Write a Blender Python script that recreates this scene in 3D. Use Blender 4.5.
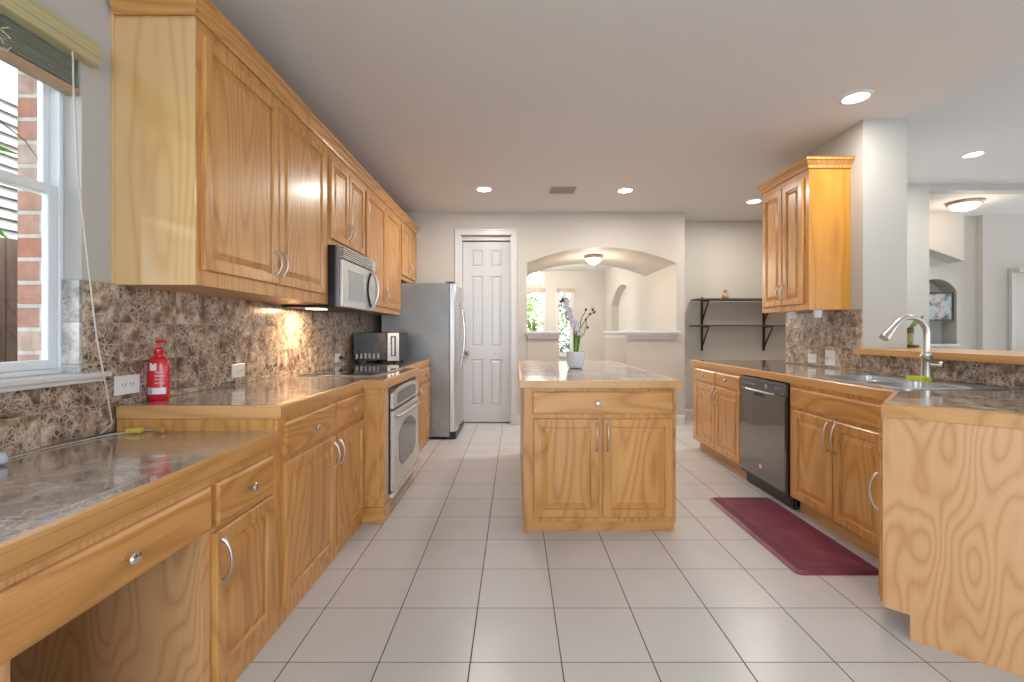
import bpy, bmesh, math, random
from mathutils import Vector, Matrix
random.seed(7)
for o in list(bpy.data.objects): bpy.data.objects.remove(o)
scene = bpy.context.scene
COL = scene.collection
H = 1.22                     # camera height

# ------------------------------------------------------------ camera, world, exposure
cd = bpy.data.cameras.new('camera'); cam = bpy.data.objects.new('camera', cd); COL.objects.link(cam)
cam.location = (0, 0, H); cam.rotation_euler = (math.pi/2, 0, 0)
cd.sensor_width = 36; cd.lens = 463/1024*36; cd.shift_x = -3/1024; cd.shift_y = -8.5/1024
cd.clip_start = .02
scene.camera = cam
w = bpy.data.worlds.new('sky'); scene.world = w; w.use_nodes = True
bg = w.node_tree.nodes['Background']; bg.inputs[0].default_value = (.80, .90, 1.0, 1); bg.inputs[1].default_value = 4.0
sl = bpy.data.lights.new('sun', 'SUN'); sl.energy = 2.6; sl.angle = math.radians(3); sl.color = (1, .97, .92)
sun = bpy.data.objects.new('sun', sl); COL.objects.link(sun); sun.rotation_euler = (math.radians(0), math.radians(38), math.radians(-8))
scene.view_settings.view_transform = 'Standard'; scene.view_settings.look = 'None'
scene.view_settings.gamma = 1; scene.view_settings.use_curve_mapping = False
scene.view_settings.exposure = 0.68
LAMP = 1.0                   # overall strength of the room's lamps

# ------------------------------------------------------------ node helpers
def newmat(name):
    m = bpy.data.materials.new(name); m.use_nodes = True
    return m, m.node_tree, m.node_tree.nodes['Principled BSDF']
def N(nt, t, **kw):
    n = nt.nodes.new(t)
    for k, v in kw.items(): setattr(n, k, v)
    return n
def plain(name, col, rough=.5, metal=0, coat=0, emit=None, es=0, spec=.5, bump=0, bscale=60):
    m, nt, p = newmat(name)
    p.inputs['Base Color'].default_value = (*col, 1); p.inputs['Roughness'].default_value = rough
    p.inputs['Metallic'].default_value = metal; p.inputs['Coat Weight'].default_value = coat
    p.inputs['Specular IOR Level'].default_value = spec
    if emit: p.inputs['Emission Color'].default_value = (*emit, 1); p.inputs['Emission Strength'].default_value = es
    tc = N(nt, 'ShaderNodeTexCoord'); no = N(nt, 'ShaderNodeTexNoise')
    no.inputs['Scale'].default_value = bscale; no.inputs['Detail'].default_value = 3
    nt.links.new(tc.outputs['Object'], no.inputs['Vector'])
    mr = N(nt, 'ShaderNodeMapRange'); mr.inputs[3].default_value = max(0, rough-.03); mr.inputs[4].default_value = min(1, rough+.04)
    nt.links.new(no.outputs[0], mr.inputs[0]); nt.links.new(mr.outputs[0], p.inputs['Roughness'])
    if bump:
        b = N(nt, 'ShaderNodeBump'); b.inputs['Strength'].default_value = bump; b.inputs['Distance'].default_value = .002
        nt.links.new(no.outputs[0], b.inputs['Height']); nt.links.new(b.outputs[0], p.inputs['Normal'])
    return m
def ramp(nt, stops):
    r = N(nt, 'ShaderNodeValToRGB'); e = r.color_ramp.elements
    e[0].position = stops[0][0]; e[0].color = (*stops[0][1], 1); e[1].position = stops[-1][0]; e[1].color = (*stops[-1][1], 1)
    for p_, c in stops[1:-1]:
        k = e.new(p_); k.color = (*c, 1)
    return r
def math_(nt, op, a, b=None):
    n = N(nt, 'ShaderNodeMath', operation=op)
    for i, v in enumerate((a, b)):
        if v is None: continue
        if isinstance(v, (int, float)): n.inputs[i].default_value = v
        else: nt.links.new(v, n.inputs[i])
    return n.outputs[0]

def oak(name, axis, light=(.69, .365, .120), mid=(.58, .275, .075), dark=(.35, .148, .035), rings=17, rough=.33, coat=.25, pore=1.0, cior=1.5, st=.16, ns=3.6):
    cgr = .18 if cior < 2 else .10
    m, nt, p = newmat(name)
    tc = N(nt, 'ShaderNodeTexCoord'); oi = N(nt, 'ShaderNodeObjectInfo')
    off = N(nt, 'ShaderNodeVectorMath', operation='SCALE'); off.inputs[0].default_value = (17, 31, 23)
    nt.links.new(oi.outputs['Random'], off.inputs['Scale'])
    ad = N(nt, 'ShaderNodeVectorMath', operation='ADD')
    nt.links.new(tc.outputs['Object'], ad.inputs[0]); nt.links.new(off.outputs[0], ad.inputs[1])
    def noise(across, along, scale, detail=2, rough_=.5):
        mp = N(nt, 'ShaderNodeMapping'); s = [across]*3; s[axis] = along
        mp.inputs['Scale'].default_value = s
        n = N(nt, 'ShaderNodeTexNoise'); n.inputs['Scale'].default_value = scale; n.inputs['Detail'].default_value = detail
        n.inputs['Roughness'].default_value = rough_
        nt.links.new(ad.outputs[0], mp.inputs[0]); nt.links.new(mp.outputs[0], n.inputs['Vector'])
        return n.outputs[0]
    big = noise(1, st, ns, 1.5, .4)
    ring = math_(nt, 'PINGPONG', math_(nt, 'MULTIPLY', big, rings*2.0), 1.0)
    ring = math_(nt, 'POWER', ring, 2.2)
    fine = noise(1, .02, 170, 3, .6)
    patch = noise(1, .25, 2.2, 1)
    v = math_(nt, 'ADD', math_(nt, 'MULTIPLY', ring, .42), math_(nt, 'MULTIPLY', fine, .55*pore))
    v = math_(nt, 'ADD', v, math_(nt, 'MULTIPLY', math_(nt, 'SUBTRACT', patch, .5), .5))
    r = ramp(nt, [(.10, light), (.45, mid), (.95, dark)])
    nt.links.new(v, r.inputs[0]); nt.links.new(r.outputs[0], p.inputs['Base Color'])
    p.inputs['Roughness'].default_value = rough; p.inputs['Coat Weight'].default_value = coat; p.inputs['Coat Roughness'].default_value = cgr; p.inputs['Coat IOR'].default_value = cior
    b = N(nt, 'ShaderNodeBump'); b.inputs['Strength'].default_value = .12; b.inputs['Distance'].default_value = .001
    nt.links.new(fine, b.inputs['Height']); nt.links.new(b.outputs[0], p.inputs['Normal'])
    return m

def marble(name, plane, tile=.16, off=(0, 0), rough=.12, tones=None, grout=(.30, .25, .20), vein=1.0, coat=0):
    """brown emperador tiles with pale web veins; plane = the two axes the tiles lie in"""
    m, nt, p = newmat(name)
    tc = N(nt, 'ShaderNodeTexCoord'); sx = N(nt, 'ShaderNodeSeparateXYZ'); nt.links.new(tc.outputs['Object'], sx.inputs[0])
    a = math_(nt, 'DIVIDE', math_(nt, 'SUBTRACT', sx.outputs[plane[0]], off[0]), tile)
    b = math_(nt, 'DIVIDE', math_(nt, 'SUBTRACT', sx.outputs[plane[1]], off[1]), tile)
    fa = math_(nt, 'FLOOR', a); fb = math_(nt, 'FLOOR', b)
    cx = N(nt, 'ShaderNodeCombineXYZ'); nt.links.new(fa, cx.inputs[0]); nt.links.new(fb, cx.inputs[1])
    wn = N(nt, 'ShaderNodeTexWhiteNoise', noise_dimensions='3D'); nt.links.new(cx.outputs[0], wn.inputs['Vector'])
    sc = N(nt, 'ShaderNodeVectorMath', operation='SCALE'); sc.inputs['Scale'].default_value = 9
    nt.links.new(wn.outputs['Color'], sc.inputs[0])
    ad = N(nt, 'ShaderNodeVectorMath', operation='ADD'); nt.links.new(tc.outputs['Object'], ad.inputs[0]); nt.links.new(sc.outputs[0], ad.inputs[1])
    # warp
    wz = N(nt, 'ShaderNodeTexNoise'); wz.inputs['Scale'].default_value = 9; wz.inputs['Detail'].default_value = 4
    nt.links.new(ad.outputs[0], wz.inputs['Vector'])
    ws = N(nt, 'ShaderNodeVectorMath', operation='SCALE'); ws.inputs['Scale'].default_value = .16; nt.links.new(wz.outputs['Color'], ws.inputs[0])
    wa = N(nt, 'ShaderNodeVectorMath', operation='ADD'); nt.links.new(ad.outputs[0], wa.inputs[0]); nt.links.new(ws.outputs[0], wa.inputs[1])
    def vor(scale, lo, hi):
        v = N(nt, 'ShaderNodeTexVoronoi', feature='DISTANCE_TO_EDGE'); v.inputs['Scale'].default_value = scale
        nt.links.new(wa.outputs[0], v.inputs['Vector'])
        mr = N(nt, 'ShaderNodeMapRange'); mr.inputs[1].default_value = lo; mr.inputs[2].default_value = hi
        mr.inputs[3].default_value = 1; mr.inputs[4].default_value = 0
        nt.links.new(v.outputs['Distance'], mr.inputs[0]); return mr.outputs[0]
    v1 = vor(22, .0, .10); v2 = vor(48, .0, .16)
    nz = N(nt, 'ShaderNodeTexNoise'); nz.inputs['Scale'].default_value = 16; nz.inputs['Detail'].default_value = 6; nz.inputs['Roughness'].default_value = .65
    nt.links.new(ad.outputs[0], nz.inputs['Vector'])
    tones = tones or [(.32, (.060, .034, .024)), (.47, (.17, .105, .070)), (.58, (.36, .25, .175)), (.70, (.70, .58, .46))]
    r = ramp(nt, tones)
    tv = math_(nt, 'ADD', nz.outputs[0], math_(nt, 'MULTIPLY', math_(nt, 'SUBTRACT', wn.outputs['Value'], .5), .17))
    nt.links.new(tv, r.inputs[0])
    vv = math_(nt, 'MULTIPLY', math_(nt, 'MAXIMUM', math_(nt, 'MULTIPLY', v1, .8), math_(nt, 'MULTIPLY', v2, .55)), vein)
    msk = N(nt, 'ShaderNodeTexNoise'); msk.inputs['Scale'].default_value = 11; nt.links.new(wa.outputs[0], msk.inputs['Vector'])
    mk = N(nt, 'ShaderNodeMapRange'); mk.inputs[1].default_value = .36; mk.inputs[2].default_value = .54; nt.links.new(msk.outputs[0], mk.inputs[0])
    vv = math_(nt, 'MULTIPLY', vv, mk.outputs[0])
    mx = N(nt, 'ShaderNodeMixRGB'); nt.links.new(vv, mx.inputs[0]); nt.links.new(r.outputs[0], mx.inputs[1]); mx.inputs[2].default_value = (.76, .64, .52, 1)
    # grout
    def edge(c):
        f = math_(nt, 'FRACT', c); return math_(nt, 'MINIMUM', f, math_(nt, 'SUBTRACT', 1.0, f))
    e = math_(nt, 'LESS_THAN', math_(nt, 'MINIMUM', edge(a), edge(b)), .0015/tile)
    mg = N(nt, 'ShaderNodeMixRGB'); nt.links.new(e, mg.inputs[0]); nt.links.new(mx.outputs[0], mg.inputs[1]); mg.inputs[2].default_value = (*grout, 1)
    nt.links.new(mg.outputs[0], p.inputs['Base Color'])
    rr = math_(nt, 'ADD', math_(nt, 'MULTIPLY', e, .4), math_(nt, 'ADD', rough-.03, math_(nt, 'MULTIPLY', nz.outputs[0], .07)))
    nt.links.new(rr, p.inputs['Roughness'])
    if coat:
        st = N(nt, 'ShaderNodeTexNoise'); st.inputs['Scale'].default_value = 14; st.inputs['Detail'].default_value = 5
        mps = N(nt, 'ShaderNodeMapping'); mps.inputs['Scale'].default_value = (.8, 1.3, 1); mps.inputs['Rotation'].default_value = (0, 0, .5)
        nt.links.new(ad.outputs[0], mps.inputs[0]); nt.links.new(mps.outputs[0], st.inputs['Vector'])
        cr = N(nt, 'ShaderNodeMapRange'); cr.inputs[1].default_value = .42; cr.inputs[2].default_value = .60; cr.inputs[3].default_value = .04; cr.inputs[4].default_value = .22
        nt.links.new(st.outputs[0], cr.inputs[0])
    p.inputs['Coat Weight'].default_value = coat; p.inputs['Coat Roughness'].default_value = .12
    if coat: nt.links.new(cr.outputs[0], p.inputs['Coat Roughness'])
    p.inputs['Coat IOR'].default_value = 1.8
    bp = N(nt, 'ShaderNodeBump'); bp.inputs['Strength'].default_value = .5; bp.inputs['Distance'].default_value = .001
    nt.links.new(math_(nt, 'SUBTRACT', 1.0, e), bp.inputs['Height']); nt.links.new(bp.outputs[0], p.inputs['Normal'])
    return m

def floor_tile(name):
    m, nt, p = newmat(name)
    tc = N(nt, 'ShaderNodeTexCoord'); sx = N(nt, 'ShaderNodeSeparateXYZ'); nt.links.new(tc.outputs['Object'], sx.inputs[0])
    T = .3375
    a = math_(nt, 'DIVIDE', math_(nt, 'SUBTRACT', sx.outputs[0], .172), T); b = math_(nt, 'DIVIDE', math_(nt, 'SUBTRACT', sx.outputs[1], 1.713), T)
    def edge(c):
        f = math_(nt, 'FRACT', c); return math_(nt, 'MINIMUM', f, math_(nt, 'SUBTRACT', 1.0, f))
    em = math_(nt, 'MINIMUM', edge(a), math_(nt, 'ADD', edge(b), .0018))
    mr = N(nt, 'ShaderNodeMapRange'); mr.inputs[1].default_value = .0050; mr.inputs[2].default_value = .0085; nt.links.new(em, mr.inputs[0])
    cx = N(nt, 'ShaderNodeCombineXYZ'); nt.links.new(math_(nt, 'FLOOR', a), cx.inputs[0]); nt.links.new(math_(nt, 'FLOOR', b), cx.inputs[1])
    wn = N(nt, 'ShaderNodeTexWhiteNoise', noise_dimensions='3D'); nt.links.new(cx.outputs[0], wn.inputs['Vector'])
    no = N(nt, 'ShaderNodeTexNoise'); no.inputs['Scale'].default_value = 5; no.inputs['Detail'].default_value = 6; nt.links.new(tc.outputs['Object'], no.inputs['Vector'])
    v = math_(nt, 'ADD', math_(nt, 'MULTIPLY', wn.outputs['Value'], .35), math_(nt, 'MULTIPLY', no.outputs[0], .65))
    r = ramp(nt, [(.2, (.60, .585, .58)), (.8, (.67, .655, .65))]); nt.links.new(v, r.inputs[0])
    mx = N(nt, 'ShaderNodeMixRGB'); nt.links.new(mr.outputs[0], mx.inputs[0]); mx.inputs[1].default_value = (.105, .09, .085, 1); nt.links.new(r.outputs[0], mx.inputs[2])
    nt.links.new(mx.outputs[0], p.inputs['Base Color'])
    nt.links.new(math_(nt, 'SUBTRACT', .75, math_(nt, 'MULTIPLY', mr.outputs[0], .47)), p.inputs['Roughness'])
    bp = N(nt, 'ShaderNodeBump'); bp.inputs['Strength'].default_value = .6; bp.inputs['Distance'].default_value = .002
    nt.links.new(math_(nt, 'ADD', mr.outputs[0], math_(nt, 'MULTIPLY', no.outputs[0], .25)), bp.inputs['Height']); nt.links.new(bp.outputs[0], p.inputs['Normal'])
    return m

def brickmat(name, plane):
    m, nt, p = newmat(name)
    tc = N(nt, 'ShaderNodeTexCoord'); sx = N(nt, 'ShaderNodeSeparateXYZ'); nt.links.new(tc.outputs['Object'], sx.inputs[0])
    cx = N(nt, 'ShaderNodeCombineXYZ'); nt.links.new(sx.outputs[plane[0]], cx.inputs[0]); nt.links.new(sx.outputs[plane[1]], cx.inputs[1])
    bt = N(nt, 'ShaderNodeTexBrick'); nt.links.new(cx.outputs[0], bt.inputs['Vector'])
    bt.inputs['Scale'].default_value = 1; bt.inputs['Brick Width'].default_value = .21; bt.inputs['Row Height'].default_value = .088
    bt.inputs['Mortar Size'].default_value = .008; bt.inputs['Bias'].default_value = -.1
    bt.inputs['Color1'].default_value = (.26, .10, .065, 1); bt.inputs['Color2'].default_value = (.30, .22, .18, 1); bt.inputs['Mortar'].default_value = (.34, .31, .28, 1)
    no = N(nt, 'ShaderNodeTexNoise'); no.inputs['Scale'].default_value = 20; no.inputs['Detail'].default_value = 6; nt.links.new(tc.outputs['Object'], no.inputs['Vector'])
    mx = N(nt, 'ShaderNodeMixRGB', blend_type='MULTIPLY'); mx.inputs[0].default_value = .6
    nt.links.new(bt.outputs[0], mx.inputs[1]); nt.links.new(ramp_out(nt, no.outputs[0], [(.3, (.6, .6, .6)), (.7, (1.3, 1.3, 1.3))]), mx.inputs[2])
    nt.links.new(mx.outputs[0], p.inputs['Base Color']); p.inputs['Roughness'].default_value = .9
    bp = N(nt, 'ShaderNodeBump'); bp.invert = True; bp.inputs['Strength'].default_value = 1; bp.inputs['Distance'].default_value = .006
    nt.links.new(bt.outputs[1], bp.inputs['Height']); nt.links.new(bp.outputs[0], p.inputs['Normal'])
    return m
def ramp_out(nt, src, stops):
    r = ramp(nt, stops); nt.links.new(src, r.inputs[0]); return r.outputs[0]
def noisemat(name, c1, c2, scale=8, rough=.6, stretch=(1, 1, 1), bump=.2, metal=0, lo=.35, hi=.65):
    m, nt, p = newmat(name)
    tc = N(nt, 'ShaderNodeTexCoord'); mp = N(nt, 'ShaderNodeMapping'); mp.inputs['Scale'].default_value = stretch
    no = N(nt, 'ShaderNodeTexNoise'); no.inputs['Scale'].default_value = scale; no.inputs['Detail'].default_value = 5
    nt.links.new(tc.outputs['Object'], mp.inputs[0]); nt.links.new(mp.outputs[0], no.inputs['Vector'])
    nt.links.new(ramp_out(nt, no.outputs[0], [(lo, c1), (hi, c2)]), p.inputs['Base Color'])
    p.inputs['Roughness'].default_value = rough; p.inputs['Metallic'].default_value = metal
    if bump:
        b = N(nt, 'ShaderNodeBump'); b.inputs['Strength'].default_value = bump; b.inputs['Distance'].default_value = .003
        nt.links.new(no.outputs[0], b.inputs['Height']); nt.links.new(b.outputs[0], p.inputs['Normal'])
    return m
def glassmat(name, tint=(1, 1, 1), refl=.08):
    m = bpy.data.materials.new(name); m.use_nodes = True; nt = m.node_tree; nt.nodes.clear()
    o = N(nt, 'ShaderNodeOutputMaterial'); t = N(nt, 'ShaderNodeBsdfTransparent'); g = N(nt, 'ShaderNodeBsdfGlossy')
    t.inputs[0].default_value = (*tint, 1); g.inputs['Roughness'].default_value = .02
    f = N(nt, 'ShaderNodeFresnel'); f.inputs[0].default_value = 1.3
    mx = N(nt, 'ShaderNodeMixShader'); nt.links.new(f.outputs[0], mx.inputs[0]); nt.links.new(t.outputs[0], mx.inputs[1]); nt.links.new(g.outputs[0], mx.inputs[2])
    nt.links.new(mx.outputs[0], o.inputs[0]); return m

OZ = oak('oak_grain_vertical', 2); OX = oak('oak_grain_across', 0); OY = oak('oak_grain_deep', 1)
OZP = oak('oak_plywood', 2, light=(.70, .40, .19), mid=(.61, .32, .135), dark=(.44, .205, .07), rings=16, st=.26, ns=5.5, rough=.42, coat=.1, pore=.55)
OPALE = oak('oak_side_veneer', 2, light=(.80, .49, .20), mid=(.72, .40, .14), dark=(.55, .27, .08), rings=12, rough=.2, coat=1, cior=2.5, pore=.5)
OAMBER = oak('oak_amber_veneer', 2, light=(.70, .33, .055), mid=(.60, .26, .035), dark=(.42, .16, .03), rings=10, rough=.28, coat=.4)
OINK = oak('oak_inside', 2, light=(.58, .30, .10), mid=(.5, .25, .075), dark=(.38, .17, .05), rings=8, rough=.4)
OEX = oak('oak_edge_across', 0, light=(.72, .42, .18), mid=(.64, .345, .13), dark=(.48, .24, .08), rings=8)
OEY = oak('oak_edge_deep', 1, light=(.68, .37, .14), mid=(.59, .30, .095), dark=(.44, .20, .05), rings=8)
MBACK = marble('marble_backsplash_tiles', (1, 2), .16, (1.92, 1.10), .22)
MREV = marble('marble_reveal_tiles_lit', (0, 2), .16, (0, 1.10), .2, tones=[(.3, (.22, .2, .2)), (.5, (.42, .4, .4)), (.7, (.75, .74, .74))])  # paler grey tones put bright window light into the reveal marble
MTOP = marble('marble_counter_tiles', (0, 1), .305, (-.96, 1.92), .16, coat=1, tones=[(.30, (.10, .065, .05)), (.5, (.20, .145, .12)), (.62, (.34, .27, .22)), (.74, (.56, .48, .42))], vein=.7)
MISL = marble('marble_island_tiles', (0, 1), .305, (.05, 2.8), .10, tones=[(.30, (.34, .27, .23)), (.5, (.46, .38, .33)), (.62, (.58, .50, .44)), (.74, (.70, .64, .58))], vein=.5)
FLOORM = floor_tile('cream_floor_tiles')
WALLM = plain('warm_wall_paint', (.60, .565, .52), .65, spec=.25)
WALLC = plain('wall_paint_daylit', (.53, .51, .475), .65, spec=.25)  # same wall paint, daylight cast put into its cooler, darker colour
CEILM = plain('ceiling_paint', (.74, .715, .70), .8, spec=.2, bump=.15, bscale=150)
WHITE = plain('white_gloss_trim', (.70, .69, .69), .32)
DOORM = plain('white_door_paint', (.66, .66, .68), .28)
KNEE = plain('knee_wall_paint', (.60, .55, .50), .6, spec=.3)
VINYL = plain('window_vinyl', (.80, .83, .86), .35)
STEEL = plain('stainless_steel', (.60, .60, .60), .28, 1)
FSIDE = noisemat('fridge_side_grey', (.30, .32, .33), (.36, .38, .39), 3, .35, bump=0, metal=.35)
STEELB = noisemat('brushed_steel', (.62, .62, .63), (.72, .72, .73), 90, .30, (1, 1, .02), .05, .9)
STEELW = plain('pale_stainless_enamel', (.66, .65, .62), .25, .55)
NICKEL = plain('brushed_nickel', (.60, .57, .54), .32, 1)
CHROME = plain('chrome', (.75, .75, .75), .12, 1)
BRONZE = plain('dull_brass', (.42, .30, .15), .3, 1)
BLACK = plain('black_plastic', (.012, .012, .014), .35)
BGLOSS = plain('black_gloss', (.05, .04, .042), .04, coat=1, spec=1)
BGLASS = plain('black_glass', (.008, .008, .010), .04, spec=.7)
GRAYG = plain('grey_oven_glass', (.13, .14, .15), .08, spec=.8)
IRON = plain('dark_bracket_iron', (.035, .028, .026), .45, .3)
DWOOD = noisemat('dark_shelf_wood', (.05, .035, .028), (.10, .07, .055), 20, .4, (1, 6, 6))
OUTLET = plain('white_plastic', (.82, .81, .80), .35)
SLOT = plain('slot_dark', (.05, .05, .05), .6)
RED = plain('red_bottle_plastic', (.62, .015, .03), .22, coat=.4)
LABW = plain('label_white', (.85, .80, .80), .5)
LABB = plain('label_blue', (.30, .42, .65), .5)
POTW = plain('white_glazed_pot', (.72, .75, .80), .25, coat=.3)
LEAF = noisemat('leaf_green', (.06, .16, .02), (.18, .36, .05), 30, .45)
LEAF2 = noisemat('leaf_yellow_green', (.10, .22, .02), (.28, .38, .06), 20, .5)
LEAFB = noisemat('leaf_bright', (.09, .32, .03), (.22, .55, .06), 12, .4)
PETAL = noisemat('orchid_petal', (.62, .48, .58), (.80, .74, .78), 60, .5)
BUD = plain('dark_bud', (.05, .03, .03), .6)
TWIG = plain('brown_stem', (.14, .10, .06), .6)
SOIL = noisemat('soil', (.05, .035, .025), (.12, .08, .05), 60, .95)
MATM = noisemat('maroon_mat', (.17, .03, .065), (.27, .06, .11), 6, .38, bump=.1)
MATB = noisemat('maroon_mat_border', (.11, .018, .055), (.22, .05, .11), 120, .5, bump=.8)
VALAN = noisemat('olive_valance', (.40, .36, .18), (.56, .48, .27), 10, .5, (1, .2, 14), .05)
SLATM = noisemat('grey_green_slats', (.26, .28, .22), (.36, .37, .29), 20, .5, (1, .1, 6), .05)
SLATR = noisemat('brown_bottom_rail', (.42, .28, .17), (.52, .36, .24), 20, .5, (1, .1, 6), .05)
CORDM = plain('beige_cord', (.62, .55, .47), .7)
BRICK = brickmat('old_brick', (0, 2))
SHING = noisemat('pale_siding', (.24, .23, .215), (.33, .32, .30), 6, .85, (1, 1, 4))
ROOFM = noisemat('dark_under_siding', (.2, .19, .18), (.3, .28, .27), 6, .9)
FENCE = noisemat('weathered_fence', (.10, .065, .05), (.17, .12, .09), 10, .85, (6, 6, .4))
GRASS = noisemat('grass_ground', (.10, .16, .05), (.2, .26, .1), 5, .95)
GLASS = glassmat('clear_window_glass')
SPONGE = plain('yellow_green_sponge', (.50, .55, .03), .85, bump=.6, bscale=200)
EMITW = plain('lamp_lens_lit', (.9, .88, .84), .4, emit=(1, .95, .86), es=9)
EMITB = plain('frosted_bowl_lit', (.9, .8, .65), .4, emit=(1, .80, .55), es=1.9)
CRYS = plain('lit_crystal', (.9, .88, .85), .1, emit=(1, .93, .82), es=1.3)
PICF = plain('picture_frame_dark', (.06, .07, .07), .3)
VENT = plain('vent_grey', (.42, .38, .36), .5)
CLEAR = plain('translucent_white', (.72, .78, .80), .2)
def picture_mat():
    m, nt, p = newmat('framed_glass_picture')
    tc = N(nt, 'ShaderNodeTexCoord'); no = N(nt, 'ShaderNodeTexNoise'); no.inputs['Scale'].default_value = 7; no.inputs['Detail'].default_value = 3
    nt.links.new(tc.outputs['Object'], no.inputs['Vector'])
    nt.links.new(ramp_out(nt, no.outputs[0], [(.36, (.12, .15, .14)), (.46, (.40, .36, .36)), (.54, (.62, .55, .56)), (.62, (.38, .58, .62))]), p.inputs['Base Color'])
    p.inputs['Roughness'].default_value = .1; return m
PICT = picture_mat()

# ------------------------------------------------------------ mesh helpers
Z = Vector((0, 0, 1))
class MB:
    def __init__(s): s.bm = bmesh.new(); s.mi = 0
    def face(s, vs, mi=None):
        try: f = s.bm.faces.new(vs); f.material_index = s.mi if mi is None else mi; return f
        except ValueError: return None
    def hexa(s, c):
        v = [s.bm.verts.new(p) for p in c]
        for q in ((0, 3, 2, 1), (4, 5, 6, 7), (0, 1, 5, 4), (1, 2, 6, 5), (2, 3, 7, 6), (3, 0, 4, 7)): s.face([v[i] for i in q])
    def box(s, x0, x1, y0, y1, z0, z1):
        s.hexa([(x0, y0, z0), (x1, y0, z0), (x1, y1, z0), (x0, y1, z0), (x0, y0, z1), (x1, y0, z1), (x1, y1, z1), (x0, y1, z1)]); return s
    def obox(s, o, u, n, u0, u1, n0, n1, z0, z1):
        P = lambda a, b, c: o + u*a + n*b + Z*c
        s.hexa([P(u0, n0, z0), P(u1, n0, z0), P(u1, n1, z0), P(u0, n1, z0), P(u0, n0, z1), P(u1, n0, z1), P(u1, n1, z1), P(u0, n1, z1)]); return s
    def loops(s, rings, cap0=True, cap1=True, mifn=None):
        R = [[s.bm.verts.new(p) for p in r] for r in rings]; n = len(R[0])
        for i in range(len(R)-1):
            for j in range(n):
                s.face([R[i][j], R[i][(j+1) % n], R[i+1][(j+1) % n], R[i+1][j]], mifn(i, j) if mifn else None)
        if cap0: s.face(R[0][::-1])
        if cap1: s.face(R[-1])
        return s
    def panel(s, o, u, n, w, h, steps, rails=()):
        """nested rectangle front: o bottom corner on the back plane, steps = (inset, height)"""
        rings = []
        for ins, d in steps:
            rings.append([o+u*ins+Z*ins+n*d, o+u*(w-ins)+Z*ins+n*d, o+u*(w-ins)+Z*(h-ins)+n*d, o+u*ins+Z*(h-ins)+n*d])
        return s.loops(rings, mifn=lambda i, j: 1 if (j in (0, 2) and i in rails) else 0)
    def tube(s, pts, r, seg=10, cap=True):
        pts = [Vector(p) for p in pts]; rings = []; up = None
        rs = r if isinstance(r, (list, tuple)) else [r]*len(pts)
        for i, p in enumerate(pts):
            t = (pts[min(i+1, len(pts)-1)]-pts[max(i-1, 0)]).normalized()
            if up is None: up = t.orthogonal().normalized()
            up = (up-t*up.dot(t)).normalized(); b = t.cross(up)
            rings.append([p+(up*math.cos(a)+b*math.sin(a))*rs[i] for a in [2*math.pi*k/seg for k in range(seg)]])
        return s.loops(rings, cap, cap)
    def lathe(s, prof, o=(0, 0, 0), axis=Z, seg=24, sx=1, sy=1, u=None, cap0=True, cap1=True):
        o = Vector(o); axis = Vector(axis).normalized(); u = Vector(u) if u else axis.orthogonal().normalized(); v = axis.cross(u)
        rings = [[o+axis*h+(u*math.cos(a)*sx+v*math.sin(a)*sy)*max(r, 1e-4) for a in [2*math.pi*k/seg for k in range(seg)]] for r, h in prof]
        return s.loops(rings, cap0, cap1)
    def slab(s, outer, holes, d0, d1, P):
        """polygon with holes, extruded d0..d1; P(a, b, d) -> point"""
        def lay(d):
            es = []; rr = []
            for lp in [outer]+holes:
                vs = [s.bm.verts.new(P(a, b, d)) for a, b in lp]; rr.append(vs)
                es += [s.bm.edges.new((vs[i], vs[(i+1) % len(vs)])) for i in range(len(vs))]
            g = bmesh.ops.triangle_fill(s.bm, edges=es, use_beauty=True)
            for f in g['geom']:
                if isinstance(f, bmesh.types.BMFace): f.material_index = s.mi
            return rr
        A = lay(d0); B = lay(d1)
        for ra, rb in zip(A, B):
            for i in range(len(ra)):
                j = (i+1) % len(ra); s.face([ra[i], ra[j], rb[j], rb[i]])
        return s
    def sweep(s, path, prof, closed=False, cap=True, mis=None):
        """extrude a (out, z) profile along a 2-D path with mitred corners; out is to the right of travel"""
        P = [Vector((x, y)) for x, y in path]; n = len(P); rings = []
        for i in range(n):
            def nr(a, b):
                d = (b-a).normalized(); return Vector((d.y, -d.x))
            n0 = nr(P[i-1], P[i]) if (i > 0 or closed) else None
            n1 = nr(P[i], P[(i+1) % n]) if (i < n-1 or closed) else None
            if n0 is None: m = n1
            elif n1 is None: m = n0
            else:
                m = (n0+n1).normalized(); m = m/max(.2, m.dot(n0))
            rings.append([Vector((P[i].x+m.x*o, P[i].y+m.y*o, z)) for o, z in prof])
        if closed: rings.append(rings[0])
        if closed:
            R = [[s.bm.verts.new(p) for p in r] for r in rings[:-1]]; R.append(R[0])
            k = len(prof)
            for i in range(len(R)-1):
                for j in range(k): s.face([R[i][j], R[i][(j+1) % k], R[i+1][(j+1) % k], R[i+1][j]], mis[i] if mis else None)
            return s
        return s.loops(rings, cap, cap, (lambda i, j: mis[i]) if mis else None)
    def build(s, name, mats, parent=None, origin=None, bevel=0, smooth=False, seg=2):
        if not isinstance(mats, (list, tuple)): mats = [mats]
        if parent is not None: org = Vector(parent.get('_o', (0, 0, 0)))
        else: org = Vector(origin) if origin else Vector((0, 0, 0))
        for v in s.bm.verts: v.co -= org
        bmesh.ops.recalc_face_normals(s.bm, faces=s.bm.faces)
        me = bpy.data.meshes.new(name); s.bm.to_mesh(me); s.bm.free()
        for m in mats: me.materials.append(m)
        if smooth:
            for p in me.polygons: p.use_smooth = True
        o = bpy.data.objects.new(name, me); COL.objects.link(o)
        if parent is not None: o.parent = parent; o['_o'] = tuple(org)
        else: o.location = org; o['_o'] = tuple(org)
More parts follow.
